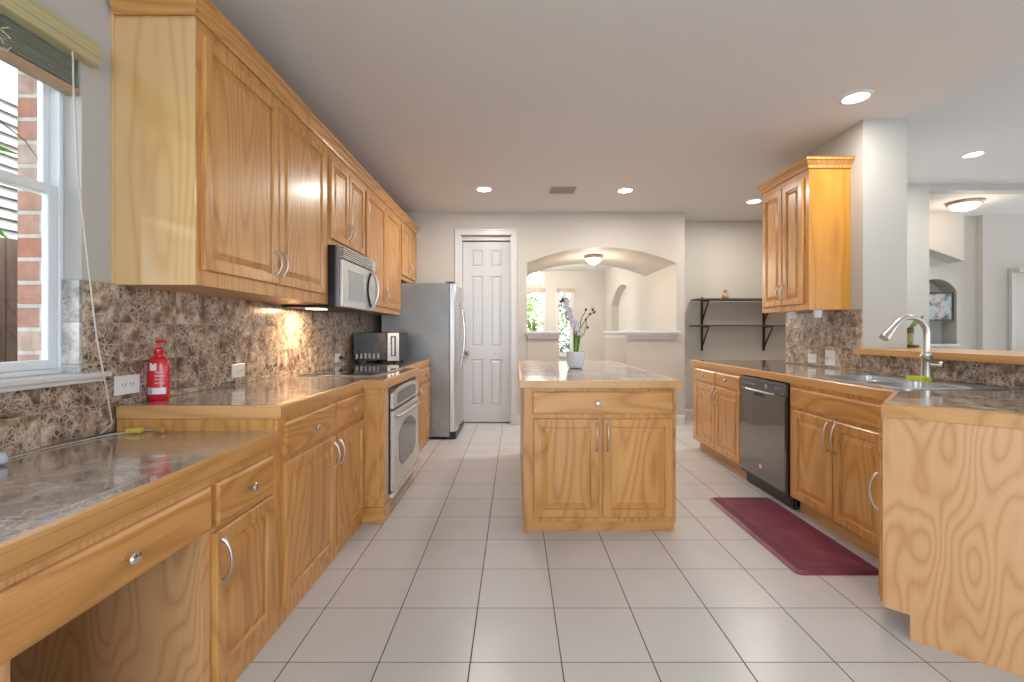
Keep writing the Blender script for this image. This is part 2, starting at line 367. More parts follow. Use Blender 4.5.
        if smooth:
            e = o.modifiers.new('split', 'EDGE_SPLIT'); e.split_angle = math.radians(40)
        if bevel:
            b = o.modifiers.new('bevel', 'BEVEL'); b.width = bevel; b.segments = seg; b.limit_method = 'ANGLE'; b.angle_limit = math.radians(40)
        return o
def thing(name, label, cat, loc, group=None):
    o = bpy.data.objects.new(name, None); COL.objects.link(o); o.location = loc; o.empty_display_size = .1
    o['_o'] = tuple(loc); o['label'] = label; o['category'] = cat
    if group: o['group'] = group
    return o
def tag(o, label, cat, group=None):
    o['label'] = label; o['category'] = cat
    if group: o['group'] = group
    return o
def struct(o): o['kind'] = 'structure'; return o
V = Vector
CEIL = 2.81; WX = -1.65; BY = 6.13; RX = 2.6

# ------------------------------------------------------------ setting: floor, ceilings, walls
struct(MB().box(-1.95, 10, -4, 13, -.1, 0).build('floor', FLOORM))
struct(MB().box(-1.95, 2.93, -1.2, BY+.02, CEIL, CEIL+.3).slab([(2.93, 4.38), (3.55, 4.38), (4.35, 5.7), (4.35, 6.7), (2.93, 6.7)], [], CEIL, CEIL+.3, lambda a, b, d: (a, b, d)).box(-1.95, 2.93, BY+.02, 7.6, CEIL, CEIL+.3).build('ceiling', CEILM))
struct(MB().box(2.931, 10, -1.2, 5.7, 3.05, 3.3).build('ceiling_living_side', CEILM))
struct(MB().box(4.0, 10, 5.86, 8.6, 2.97, 3.2).build('ceiling_foyer', CEILM))
struct(MB().box(-2.5, 4, 7.6, 13, CEIL, 3.1).build('ceiling_dining', CEILM))
XZ = lambda a, b, d: (a, d, b)
# left wall with the window opening
WY0, WY1, WZ0, WZ1 = .10, 1.763, 1.065, 2.33
def YZ(x0, x1):
    return lambda a, b, d: (d, a, b)
mb = MB().slab([(-1.5, 0), (6.3, 0), (6.3, CEIL), (-1.5, CEIL)], [[(WY0, WZ0), (WY1, WZ0), (WY1, WZ1), (WY0, WZ1)]], -1.78, WX, lambda a, b, d: (d, a, b))
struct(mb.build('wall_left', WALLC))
mb = MB().slab([(-1.5, 0), (6.3, 0), (6.3, 3.1), (-1.5, 3.1)], [[(WY0+.02, WZ0-.02), (WY1-.018, WZ0-.02), (WY1-.018, WZ1), (WY0+.02, WZ1)]], -1.875, -1.781, lambda a, b, d: (d, a, b))
struct(mb.build('wall_left_outside_brick', BRICK))
# back wall with door hole and arch
def archpts(x0, x1, zs, zp, n=28):
    c = (x0+x1)/2; hw = (x1-x0)/2; rise = zp-zs; R = (hw*hw+rise*rise)/(2*rise); a0 = math.asin(min(1, hw/R))
    if rise >= hw: a0 = math.pi/2; R = hw
    return [(c+R*math.sin(a), zp-R+R*math.cos(a)) for a in [a0-2*a0*k/n for k in range(n+1)]]
AX0, AX1 = .159, 2.138
arch = [(AX0, 0), (AX1, 0)] + archpts(AX0, AX1, 2.14, 2.345)
arch = [(AX0, .0005), (AX1, .0005)] + archpts(AX0, AX1, 2.14, 2.345)
DX0, DX1, DZ = -.70, -.067, 2.44
door_hole = [(DX0-.02, .0005), (DX1+.02, .0005), (DX1+.02, DZ+.07), (DX0-.02, DZ+.07)]
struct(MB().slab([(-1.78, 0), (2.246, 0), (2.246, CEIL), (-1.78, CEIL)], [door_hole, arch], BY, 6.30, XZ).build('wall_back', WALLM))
struct(MB().slab([(-1.78, 0), (2.246, 0), (2.246, CEIL), (-1.78, CEIL)], [arch], 6.301, 7.6, XZ).build('wall_arch_passage', WALLM))
# nook behind the long counter
struct(MB().box(2.247, 4.5, 6.6, 6.75, 0, CEIL).build('wall_nook', WALLM))
struct(MB().slab([(3.5, 4.38), (3.6, 4.38), (4.4, 5.7), (4.4, 6.6), (4.3, 6.6), (4.3, 5.72)], [], 0, 3.05, lambda a, b, d: (a, b, d)).build('wall_nook_side', WALLM))
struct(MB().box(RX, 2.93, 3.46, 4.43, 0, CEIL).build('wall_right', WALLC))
struct(MB().box(2.93, 3.5, 4.33, 4.43, 0, 3.05).build('wall_nook_return', WALLM))
# unseen rear and living side walls, added with openings sized to set daylight
struct(MB().slab([(-1.78, 0), (10, 0), (10, 3.3), (-1.78, 3.3)], [[(-1.1, .3), (1.5, .3), (1.5, 2.5), (-1.1, 2.5)], [(3.6, .8), (6.0, .8), (6.0, 2.3), (3.6, 2.3)]], -2.6, -2.45, XZ).build('wall_rear_added', WALLM))
struct(MB().box(-1.78, -1.65, -2.44, -1.5, 0, 2.9).build('wall_left_rear', WALLM))
struct(MB().box(-1.95, 2.93, -2.6, -1.2, CEIL, CEIL+.3).box(2.931, 10, -2.6, -1.2, 3.05, 3.3).build('ceiling_rear', CEILM))
struct(MB().slab([(-2.44, 0), (5.69, 0), (5.69, 3.04), (-2.44, 3.04)], [[(-.8, .8), (2.8, .8), (2.8, 2.3), (-.8, 2.3)]], 9, 9.15, lambda a, b, d: (d, a, b)).build('wall_living_right_added', WALLM))
# living side / foyer
struct(MB().box(4.41, 5.10, 5.70, 5.86, 0, 3.05).box(5.10, 10, 5.70, 5.86, 2.97, 3.05).build('wall_living', WALLC))
niche = [(6.06, 1.05), (6.68, 1.05)] + archpts(6.06, 6.68, 1.84, 2.03, 16)
struct(MB().slab([(4.4, 0), (6.97, 0), (6.97, 2.97), (4.4, 2.97)], [niche], 7.0, 7.25, XZ).build('wall_foyer', WALLM))
struct(MB().box(4.4, 7, 7.251, 7.3, 0, 2.97).build('wall_foyer_niche_back', WALLM))
struct(MB().slab([(5.6, 2.60), (6.55, 2.26), (6.55, 2.969), (5.6, 2.969)], [], 6.75, 6.999, XZ).build('wall_foyer_soffit', WALLM))
struct(MB().slab([(6.971, 6.9), (10, 6.55), (10, 7.0), (6.971, 7.25)], [], 0, 2.97, lambda a, b, d: (a, b, d)).build('wall_foyer_side', WALLM))
# dining room
WINS = [(.20, .739), (1.114, 1.472)]
wh = [[(a, .66), (b, .66), (b, 2.32), (a, 2.32)] for a, b in WINS]
struct(MB().slab([(-2.5, 0), (2.33, 0), (2.33, CEIL), (-2.5, CEIL)], wh, 12, 12.16, XZ).build('wall_dining_far', WALLM))
nar = [(9.14, .0005), (11.2, .0005)] + archpts(9.14, 11.2, 1.85, 2.27, 18)
struct(MB().slab([(7.6, 0), (12, 0), (12, CEIL), (7.6, CEIL)], [nar], 2.33, 2.5, lambda a, b, d: (d, a, b)).build('wall_dining_right', WALLM))
struct(MB().box(2.501, 2.60, 7.6, 12.2, 0, CEIL).build('wall_dining_passage', WALLM))
# knee walls in the arch with caps
for k, (x0, x1, c0, c1) in enumerate(((AX0+.001, .577, AX0-.035, .60), (1.47, AX1-.001, 1.447, AX1+.03))):
    struct(MB().box(x0, x1, 6.115, 7.6, 0, 1.135).build('wall_knee', KNEE))
    m = MB().box(x0-(.0 if k else .0), x1, 6.09, 7.62, 1.135, 1.165)
    m.box(c0, c1, 6.05, 6.129, 1.205, 1.24); m.box(x0 if k == 0 else c0, x1 if k else c1, 6.13, 7.64, 1.205, 1.24)
    m.box(max(c0, x0-.012), min(c1, x1+.012), 6.075, 6.129, 1.165, 1.205); m.box(x0, x1, 6.13, 7.6, 1.165, 1.205)
    struct(m.build('trim_'+str(k+1), WHITE, bevel=.006))
# half wall behind the sink
struct(MB().box(RX, 2.78, .55, 3.459, 0, 1.058).box(2.781, 3.15, 3.461, 3.75, .9, 1.058).build('wall_bar', WALLC))
# baseboards
def base(path, k):
    struct(MB().sweep(path, [(0, 0), (.016, 0), (.016, .10), (.010, .125), (0, .13)]).build('baseboard_'+k, WHITE))
base([(2.245, BY), (AX1+.0, BY)][::1] if False else [(AX1, BY), (2.244, BY)], 'back_right')
base([(-.02, BY), (AX0, BY)], 'back')
base([(2.25, 6.6), (4.29, 6.6)], 'nook')

# pantry door
def casing(x0, x1, zt, y, name, w=.075, mat=WHITE):
    m = MB()
    for a, b, c, d in ((x0-w, x0, 0, zt+w), (x1, x1+w, 0, zt+w), (x0, x1, zt, zt+w)):
        m.box(a, b, y-.018, y, c, d)
        # inner bead
    m.box(x0-w, x0-w+.018, y-.028, y-.018, 0, zt+w).box(x1+w-.018, x1+w, y-.028, y-.018, 0, zt+w).box(x0-w+.018, x1+w-.018, y-.028, y-.018, zt+w-.018, zt+w)
    return struct(m.build(name, mat, bevel=.003))
casing(DX0-.02, DX1+.02, DZ+.07, BY, 'trim_3')
struct(MB().box(DX0-.02, DX0-.003, BY+.002, 6.29, .001, DZ+.06).box(DX1+.003, DX1+.02, BY+.002, 6.29, .001, DZ+.06).box(DX0, DX1, BY+.06, 6.29, DZ+.012, DZ+.065).build('trim_4', WHITE))
d = MB(); dy = 6.235
def six_panel(m, x0, x1, z0, z1, y, panels):
    rects = panels
    m.slab([(x0, z0), (x1, z0), (x1, z1), (x0, z1)], [[(a, c), (b, c), (b, dd), (a, dd)] for a, b, c, dd in rects], y, y+.035, XZ)
    for a, b, c, dd in rects:
        m.panel(V((a, y+.034, c)), V((1, 0, 0)), V((0, -1, 0)), b-a, dd-c, [(0, 0), (0, .024), (.012, .020), (.02, .020), (.035, .030)])
W = DX1-DX0; pa = .11; pb = (W-pa*2-.10)/2
cols = [(DX0+pa, DX0+pa+pb), (DX1-pa-pb, DX1-pa)]
six_panel(d, DX0, DX1, .015, DZ, dy, [(a, b, z0, z1) for a, b in cols for z0, z1 in ((.24, .86), (1.03, 1.98), (2.10, 2.33))])
pd = struct(d.build('door_1', DOORM, origin=(DX0, dy, 0), bevel=.003))
k1 = MB().lathe([(.012, 0), (.012, .02), (.028, .03), (.031, .045), (.022, .06), (0, .064)], (DX0+.06, dy, .945), (0, -1, 0)).build('door_knob', BRONZE, pd, smooth=True); k1['label'] = 'brass door knob'
MB().lathe([(.008, 0), (.008, .012), (.017, .02), (.017, .028), (0, .032)], (-.265, dy, .95), (0, -1, 0)).build('pull_knob', WHITE, pd, smooth=True)
# foyer door on the far right
m = MB().box(7.30, 7.36, 6.80, 6.85, 0, 2.16).box(7.30, 8.4, 6.70, 6.80, 2.10, 2.16)
struct(m.box(8.35, 8.40, 6.64, 6.69, 0, 2.16).build('trim_5', WALLM, bevel=.004))
m = MB(); m.slab([(7.36, 0), (8.35, 0), (8.35, 2.10), (7.36, 2.10)], [], 0, .03, lambda a, b, d: (a, 6.835-(a-7.36)*.115+d, b))
m.box(7.44, 8.2, 6.72, 6.76, 1.0, 1.05)
struct(m.build('door_2', WALLM))
struct(MB().box(6.04, 6.70, 6.96, 7.24, 1.015, 1.05).build('trim_6', WHITE, bevel=.004))

# ------------------------------------------------------------ window over the desk
m = MB(); x0, x1 = -1.78, -1.716
fr = lambda m, ya, yb, za, zb, w, xa, xb: (m.box(xa, xb, ya, ya+w, za, zb), m.box(xa, xb, yb-w, yb, za, zb), m.box(xa, xb, ya+w, yb-w, za, za+w), m.box(xa, xb, ya+w, yb-w, zb-w, zb))
fr(m, WY0+.001, WY1-.001, WZ0+.001, WZ1-.001, .018, x0, x1)
win = struct(m.build('window_1', VINYL, origin=(x0, WY0, WZ0), bevel=.003))
m = MB(); fr(m, WY0+.02, WY1-.02, 1.735, WZ1-.02, .022, -1.776, -1.752); m.build('upper_sash', VINYL, win, bevel=.003)
m = MB(); fr(m, WY0+.02, WY1-.02, WZ0+.02, 1.768, .034, -1.748, -1.722); m.build('lower_sash', VINYL, win, bevel=.003)
MB().box(-1.766, -1.763, WY0+.03, WY1-.03, 1.75, WZ1-.03).box(-1.737, -1.734, WY0+.04, WY1-.04, WZ0+.03, 1.75).build('window_pane', GLASS, win)
m = MB().box(-1.716, -1.60, WY0-.05, 1.84, 1.045, 1.0645)
m.box(WX, -1.615, WY0-.03, 1.82, 1.02, 1.045)
struct(MB().box(-1.716, WX, WY0+.001, WY1-.001, 1.0452, 1.066).box(WX+.0005, -1.60, WY0-.05, 1.84, 1.047, 1.066).box(WX+.0105, -1.612, WY0-.03, 1.82, 1.030, 1.047).build('window_sill', WHITE, bevel=.004))
# marble reveal beside the window, tiled up to cabinet height
struct(MB().box(-1.7155, WX+.001, WY1-.011, WY1-.0005, 1.0665, 1.42).build('trim_7', MREV))
# blind
bl = thing('window_blind', 'raised horizontal blind with olive wood valance above the left window', 'blind', (-1.62, .9, 2.15))
m = MB().box(-1.64, -1.595, -.02, 1.785, 2.24, 2.325).box(-1.649, -1.64, -.02, 1.785, 2.30, 2.325)
m.build('valance', VALAN, bl, bevel=.004)
m = MB()
for k in range(11): m.box(-1.700, -1.655, WY0+.03, 1.757, 2.150+k*.0095, 2.1535+k*.0095)
m.build('slat_stack', SLATM, bl)
MB().box(-1.702, -1.653, WY0+.03, 1.758, 2.118, 2.142).build('bottom_rail', SLATR, bl, bevel=.003)
MB().tube([(-1.600+.003, 1.672, 2.235), (-1.597, 1.675, 2.10), (-1.596, 1.69, 1.8), (-1.592, 1.73, 1.45), (-1.590, 1.76, 1.2), (-1.588, 1.80, 1.0), (-1.592, 1.83, .86), (-1.61, 1.80, .826)], .0028, 6).build('pull_cord', CORDM, bl, smooth=True)
pts = [(-1.655+.012*math.sin(k*1.9), 1.50+.02*math.cos(k*1.3), 2.215-.014*k*.5+.01*math.sin(k*2.7)) for k in range(14)]
MB().tube(pts, .002, 5).build('tangled_cord', CORDM, bl, smooth=True)

# outside the window
struct(MB().box(-14, -1.96, -8, 20, -.3, -.02).box(-14, 10, 13.01, 30, -.3, -.02).build('ground_outside', GRASS))
nb = thing('neighbor_house', 'pale lap-sided neighbouring house seen through the left window', 'house', (-5.2, 4, 0))
MB().box(-7, -5.2, 3.2, 12, -.02, 3.62).build('wall', ROOFM, nb)
m = MB()
for k in range(34):
    z = .0+k*.108
    m.hexa([(-5.199, 3.2, z), (-5.150, 3.2, z), (-5.150, 12, z), (-5.199, 12, z), (-5.199, 3.2, z+.108), (-5.185, 3.2, z+.108), (-5.185, 12, z+.108), (-5.199, 12, z+.108)])
m.build('lap_siding', SHING, nb)
m = MB()
for k in range(60):
    y = 2+k*.15
    m.box(-3.05, -3.02, y, y+.143, -.02, 1.78+.01*math.sin(k*3.1))
tag(m.build('board_fence', FENCE, origin=(-3.03, 0, 0)), 'dark brown board fence outside the left window', 'fence')

# ------------------------------------------------------------ backsplashes
tag(MB().slab([(-1.2, .820), (1.898, .820), (1.898, .917), (5.24, .917), (5.24, 1.42), (1.765, 1.42), (1.765, 1.029), (-1.2, 1.029)], [], WX+.0005, WX+.010, lambda a, b, d: (d, a, b)).build('tile_backsplash', MBACK),
    'brown veined marble tile backsplash along the left wall', 'backsplash')
m = MB().slab([(.9, .932), (3.459, .932), (3.459, 1.057), (.9, 1.057)], [], RX-.010, RX-.0005, lambda a, b, d: (d, a, b))
m.slab([(3.4595, .932), (4.43, .932), (4.43, 1.396), (3.4595, 1.396)], [], RX-.010, RX-.0005, lambda a, b, d: (d, a, b))
tag(m.build('tile_backsplash', MBACK), 'brown marble tile backsplash behind the sink and under the bar ledge', 'backsplash')

# ------------------------------------------------------------ cabinet kit
DOOR = [(0, 0), (0, .013), (.005, .018), (.050, .018), (.0545, .006), (.061, .006), (.090, .0160)]
DRAW = [(0, 0), (0, .012), (.004, .0145), (.010, .018)]
def arch_handle(c, a, n, L, parent, mat=NICKEL, r=.0052, bulge=.030):
    m = MB(); pts = []
    for k in range(15):
        t = k/14; pts.append(c + a*(L*(t-.5)) + n*(.001+bulge*math.sin(math.pi*t)**.62))
    m.tube(pts, [r*(1.5 if k in (0, 14) else (1.15 if k in (1, 13) else 1)) for k in range(15)], 10)
    return m.build('handle', mat, parent, smooth=True)
def knob(c, n, parent, mat=NICKEL):
    return MB().lathe([(.006, 0), (.006, .010), (.008, .014), (.0155, .019), (.0165, .024), (.013, .029), (.005, .031), (0, .031)], c, n, 18).build('knob', mat, parent, smooth=True)
def cabinet(name, label, o, u, n, w, depth, z0, z1, doors=(), drawers=(), toe=False, top=False, hmat=OY, group=None, hl=.13, bodymat=OZ, left_side=None):
    """open-topped carcass with face board; o = face plane corner on the floor"""
    o = V(o); u = V(u).normalized(); n = V(n).normalized()
    t = thing(name, label, 'cabinet', tuple(o+u*(w/2)-n*(depth/2)+Z*(0 if z0 < .3 else z0)), group)
    m = MB(); zb = .10 if toe else z0
    m.obox(o, u, n, 0, w, -.02, 0, zb, z1)
    m.obox(o, u, n, 0, .018, -depth, -.02, zb, z1).obox(o, u, n, w-.018, w, -depth, -.02, zb, z1)
    m.obox(o, u, n, .018, w-.018, -depth, -.02, zb, zb+.018).obox(o, u, n, .018, w-.018, -depth, -depth+.01, zb+.018, z1)
    if top: m.obox(o, u, n, .018, w-.018, -depth+.01, -.02, z1-.018, z1)
    m.build('body', bodymat, t, bevel=.0015)
    if toe:
        tk = MB().obox(o, u, n, .005, w-.005, -.085, -.07, 0, .10).build('toe_kick', hmat, t)
    for (u0, u1, a, b, side) in doors:
        dd = MB().panel(o+u*u0+Z*a+n*.0005, u, n, u1-u0, b-a, DOOR, rails=(3,)).build('door', [OZ, hmat], t)
        hz = (b-.10 if z0 < .3 else a+.115); hu = u0+.028 if side < 0 else u1-.028
        arch_handle(o+u*hu+n*.018+Z*hz, Z, n, hl, dd)
    for (u0, u1, a, b) in drawers:
        dd = MB().panel(o+u*u0+Z*a+n*.0005, u, n, u1-u0, b-a, DRAW).build('drawer', [hmat], t)
        knob(o+u*((u0+u1)/2)+n*.018+Z*((a+b)/2), n, dd)
    return t
XP, XM, YP, YM = V((1, 0, 0)), V((-1, 0, 0)), V((0, 1, 0)), V((0, -1, 0))
FX = -.975                  # left run face plane
# --- desk
t = thing('desk_unit', 'low built-in oak desk with wide drawer over an open kneehole', 'desk', (-1.3, .9, 0))
m = MB().box(FX-.02, FX, .30, .895, 0, .59).box(WX+.012, FX-.02, .30, .318, 0, .78).box(WX+.012, FX-.02, .877, .895, 0, .78)
m.box(FX-.02, FX, .30, 1.478, .605, .780).box(WX+.012, FX, 1.442, 1.478, 0, .605).box(WX+.012, FX-.02, 1.46, 1.478, .605, .78)
m.build('body', OZP, t, bevel=.0015)
MB().box(WX+.012, FX-.30, .895, 1.442, .60, .61).build('drawer_bottom', OINK, t)
dd = MB().panel(V((FX+.0005, .50, .596)), YP, XP, .968, .136, DRAW).build('drawer', [OY], t)
knob(V((FX+.018, 1.139, .665)), XP, dd, CHROME)
cabinet('base_cabinet', 'narrow low oak cabinet with one drawer and one door beside the desk kneehole', (FX, 1.479, 0), YP, XP, .419, .66, 0, .78,
        doors=[(.008, .368, .08, .575, -1)], drawers=[(.014, .366, .592, .732)], hl=.14)
# moulded desk edge band
m = MB().sweep([(WX+.012, 1.8978), (-.985, 1.8978), (-.985, 1.8975)][:2], [(0, 0), (0, 0)]) if False else MB()
t = thing('desk_countertop', 'low blue-white reflecting marble desk top with moulded oak edge', 'countertop', (-1.3, .6, .78))
MB().box(WX+.010, -.985, -.6, 1.8975, .781, .816).build('stone_top', MTOP, t)
prof = [(-.0, .747), (.012, .747), (.012, .760), (.018, .766), (.018, .800), (.024, .806), (.024, .817), (.0, .817)]
MB().sweep([(-.9845, 1.8975), (-.9845, -.6)][::-1], prof).build('wood_edge', OEY, t)
# --- left base cabinets
cabinet('base_cabinet', 'oak base cabinet with two doors and two drawers, left of the oven', (FX, 1.90, 0), YP, XP, 1.05, .66, 0, .864,
        doors=[(.035, .578, .07, .672, 1), (.592, 1.045, .07, .672, -1)], drawers=[(.035, .578, .694, .842), (.592, 1.045, .694, .842)], left_side=True)
# oven housing that steps forward
OV0, OV1, OZ0, OZ1, BX = 3.10, 3.92, .13, .845, -.845
t = thing('oven_cabinet', 'oak oven housing that steps forward of the left cabinets', 'cabinet', (-1.2, 3.47, 0))
m = MB().box(WX+.012, BX, 2.965, OV0, .10, .864).box(WX+.012, BX, OV1, 3.985, .10, .864).box(WX+.012, BX, OV0, OV1, .10, OZ0-.002).box(BX-.03, BX, OV0, OV1, OZ1+.001, .864)
m.box(WX+.012, -.99, OV0, OV1, OZ1+.001, .864)
m.build('body', OZ, t, bevel=.003)
m = MB().box(-.965, BX-.022, 2.957, 2.9645, .16, .175).box(-.965, -.950, 2.957, 2.9645, .175, .80).box(BX-.037, BX-.022, 2.957, 2.9645, .175, .80).box(-.965, BX-.022, 2.957, 2.9645, .80, .815)
m.build('corner_panel', OZ, t, bevel=.002)
MB().box(-1.6, BX+.008, 2.955, OV0+.01, 0, .10).box(-1.6, BX-.03, OV0+.01, 3.985, 0, .10).build('plinth', OX, t, bevel=.003)
# oven
ov = thing('wall_oven', 'stainless built-in oven with arched window set under the cooktop', 'oven', (-1.2, 3.51, OZ0))
MB().box(-1.45, BX+.004, OV0+.004, OV1-.004, OZ0+.001, OZ1-.002).build('body', BLACK, ov)
def arch_rect(y0, y1, z0, z1, rise, n=12):
    return [(y0, z0), (y1, z0)] + archpts(y0, y1, z1-rise, z1, n)
PX = lambda a, b, d: (d, a, b)
MB().slab(arch_rect(OV0+.012, OV1-.012, .705, .840, .03), [], BX+.005, BX+.028, PX).build('control_panel', STEELW, ov, bevel=.003)
MB().slab(arch_rect(OV0+.13, OV1-.13, .725, .815, .015), [], BX+.0285, BX+.031, PX).build('display', GRAYG, ov)
dr = MB().slab([(OV0+.012, .150), (OV1-.012, .150), (OV1-.012, .690), (OV0+.012, .690)], [], BX+.005, BX+.032, PX).build('door', STEELW, ov, bevel=.004)
wp = [(OV0+.16, .32), (OV0+.24, .27), (OV1-.24, .27), (OV1-.16, .32), (OV1-.14, .42)] + [(y, z) for y, z in archpts(OV0+.14, OV1-.14, .50, .585, 12)] + [(OV0+.14, .42)]
MB().slab(wp, [], BX+.0325, BX+.035, PX).build('window', GRAYG, dr)
MB().tube([(BX+.033, OV0+.07, .645), (BX+.050, OV0+.09, .645), (BX+.056, OV0+.3, .645), (BX+.056, OV1-.3, .645), (BX+.050, OV1-.09, .645), (BX+.033, OV1-.07, .645)], .011, 10).build('handle', STEELW, dr, smooth=True)
MB().box(BX+.001, BX+.022, OV0+.02, OV1-.02, .104, .135).build('lower_trim', WHITE, ov)
cabinet('base_cabinet', 'oak base cabinet between the oven and the refrigerator', (FX, 3.99, 0), YP, XP, 1.25, .66, 0, .864,
        doors=[(.02, .66, .055, .677, 1), (.672, 1.225, .055, .677, -1)], drawers=[(.02, .66, .705, .835), (.672, 1.225, .705, .835)])
# countertop
t = thing('kitchen_countertop', 'dark polished marble counter with oak edge along the left wall', 'countertop', (-1.3, 3.5, .865))
LP = [(WX+.011, 1.902), (-.962, 1.902), (-.962, 2.95), (-.825, 2.95), (-.825, 3.995), (-.962, 3.995), (-.962, 5.245)]
CKX0, CKX1, CKY0, CKY1 = -1.52, -.975, 3.24, 4.10
inn = [(WX+.011, 1.921), (-.981, 1.921), (-.981, 2.969), (-.844, 2.969), (-.844, 3.976), (-.981, 3.976), (-.981, 5.245)]
MB().slab(inn+[(WX+.011, 5.245)], [], .866, .9155, lambda a, b, d: (a, b, d)).build('stone_top', MTOP, t)
EP = [(-.019, .8655), (0, .8655), (0, .911), (-.005, .917), (-.019, .917)]
MB().sweep(LP, EP, mis=[1, 0, 1, 0, 1, 0]).build('wood_edge', [OEY, OEX], t)
# cooktop
ck = thing('cooktop', 'black glass electric cooktop with steel rim set in the left counter', 'cooktop', (-1.25, 3.67, .9173))
def bowed(x0, x1, y0, y1, b, n=14):
    return [(x0, y0), (x1-b, y0)] + [(x1-b+b*math.sin(math.pi*k/n)**.7, y0+(y1-y0)*k/n) for k in range(1, n)] + [(x1-b, y1), (x0, y1)]
MB().slab(bowed(-1.53, -.935, 3.22, 4.12, .05), [], .9173, .9215, lambda a, b, d: (a, b, d)).build('rim', STEEL, ck, bevel=.001)
MB().slab(bowed(-1.515, -.955, 3.24, 4.10, .045), [], .9217, .925, lambda a, b, d: (a, b, d)).build('glass_top', BGLASS, ck)
ringm = plain('burner_ring_grey', (.22, .22, .23), .3)
for (bx, by, r) in ((-1.36, 3.45, .105), (-1.36, 3.88, .085), (-1.10, 3.43, .085), (-1.10, 3.90, .105)):
    n = 40; m = MB()
    rr = [[(bx+q*math.cos(2*math.pi*k/n), by+q*math.sin(2*math.pi*k/n), zz) for k in range(n)] for q, zz in ((r, .9252), (r, .9256), (r-.005, .9256), (r-.005, .9252))]
    m.loops(rr, False, False).build('burner_ring', ringm, ck)
# refrigerator
fg = thing('refrigerator', 'side-by-side stainless refrigerator with grey sides at the end of the left cabinets', 'refrigerator', (-1.1, 5.69, 0))
MB().box(-1.52, -.745, 5.27, 6.10, .03, 1.785).build('body', FSIDE, fg, bevel=.006)
def fdoor(y0, y1, bul=.022):
    m = MB(); n = 10; pr = [(-.742, y0), (-.742, y1)] + [(-.685+bul*math.sin(math.pi*k/n)**.8 if 0 < k < n else -.69, y1-(y1-y0)*k/n) for k in range(n+1)]
    return m.slab(pr, [], .09, 1.775, lambda a, b, d: (a, b, d)).build('door', STEELB, fg, bevel=.004)
d1 = fdoor(5.27, 5.615); d2 = fdoor(5.62, 6.10)
for dr, y in ((d1, 5.575), (d2, 5.665)):
    pts = [(-.672+.062*math.sin(math.pi*k/12)**.55, y, .80+.78*k/12) for k in range(13)]
    MB().tube(pts, .0125, 10).build('handle', CHROME, dr, smooth=True)
for y in (5.275, 6.04): MB().box(-.79, -.70, y, y+.055, 1.7855, 1.80).build('hinge_cover', BLACK, fg, bevel=.003)
MB().box(-.775, -.675, 5.29, 6.08, .012, .085).build('toe_grille', BLACK, fg)
for x in (-1.45, -.80):
    for y in (5.32, 6.05): MB().lathe([(.02, 0), (.02, .03)], (x, y, 0), Z, 12).build('foot', BLACK, fg)
# toaster-oven style microwave on the counter
tm = thing('countertop_microwave', 'small black microwave with silver side panel on the counter by the refrigerator', 'microwave', (-1.36, 4.75, .9155))
my = 4.58; x0, x1, xd = -1.60, -1.145, -1.265
MB().box(x0, x1, my+.012, my+.36, .935, 1.222).build('body', BLACK, tm, bevel=.008)
MB().box(x0+.002, xd, my, my+.0118, .938, 1.220).build('door', BGLASS, tm, bevel=.004)
MB().box(xd+.002, x1-.002, my, my+.0118, .938, 1.220).build('control_panel', STEEL, tm, bevel=.004)
MB().box(xd+.035, x1-.03, my-.004, my-.0005, .985, 1.185).build('keypad', BGLOSS, tm)
MB().box(xd+.055, xd+.070, my-.016, my-.0045, .995, 1.175).box(x1-.060, x1-.050, my-.008, my-.0045, .995, 1.175).build('handle', CHROME, tm, bevel=.003)
m = MB()
for k in range(6): m.lathe([(.010, 0), (.013, .006), (.013, .045), (.010, .05)], (-1.56+k*.042, my-.006, .962), Z, 12, sy=.4)
m.build('door_reflection', plain('pale_reflection', (.45, .45, .48), .5), tm)  # six pale shapes imitate button reflections in the black door glass
for x in (x0+.05, x1-.05):
    for y in (my+.05, my+.31): MB().lathe([(.014, 0), (.014, .02)], (x, y, .9157), Z, 12).build('foot', BLACK, tm)
# ------------------------------------------------------------ left wall cabinets
UF = -1.31
def wallcab(label, y0, y1, z0, doors, z1=2.55, group=None, hl=.13, mat=OZ):
    return cabinet('wall_cabinet', label, (UF, y0, 0), YP, XP, y1-y0, UF-WX-.001, z0, z1, doors=doors, top=True, hl=hl, bodymat=mat, group=group)
ZT = 2.462
wallcab('tall two-door oak wall cabinet nearest the window', 1.902, 3.240, 1.416, [(.03, .632, 1.481, ZT, 1), (.642, 1.262, 1.481, ZT, -1)], mat=OZ)
tag(MB().box(WX+.013, UF-.0005, 1.896, 1.9012, 1.416, 2.55).box(WX+.0005, WX+.0125, 1.890, 1.9012, 1.416, 2.55).build('cabinet_end_panel', OPALE, origin=(-1.5, 1.9, 1.416)), 'pale glossy oak end panel of the wall cabinets, facing the window', 'panel')
wallcab('short oak wall cabinet above the built-in microwave', 3.241, 4.03, 1.84, [(.02, .372, 1.885, ZT, 1), (.380, .75, 1.885, ZT, -1)], hl=.12)
wallcab('tall two-door oak wall cabinet right of the built-in microwave', 4.031, 5.285, 1.416, [(.015, .60, 1.470, ZT, 1), (.608, 1.215, 1.470, ZT, -1)])
wallcab('short oak wall cabinet above the refrigerator', 5.286, 6.125, 1.835, [(.03, .425, 1.885, ZT, 1), (.433, .81, 1.885, ZT, -1)], hl=.12)
CROWN = [(0, 2.515), (.010, 2.515), (.014, 2.528), (.012, 2.536), (.022, 2.548), (.036, 2.566), (.046, 2.572), (.046, 2.584), (.052, 2.590), (0, 2.590)]
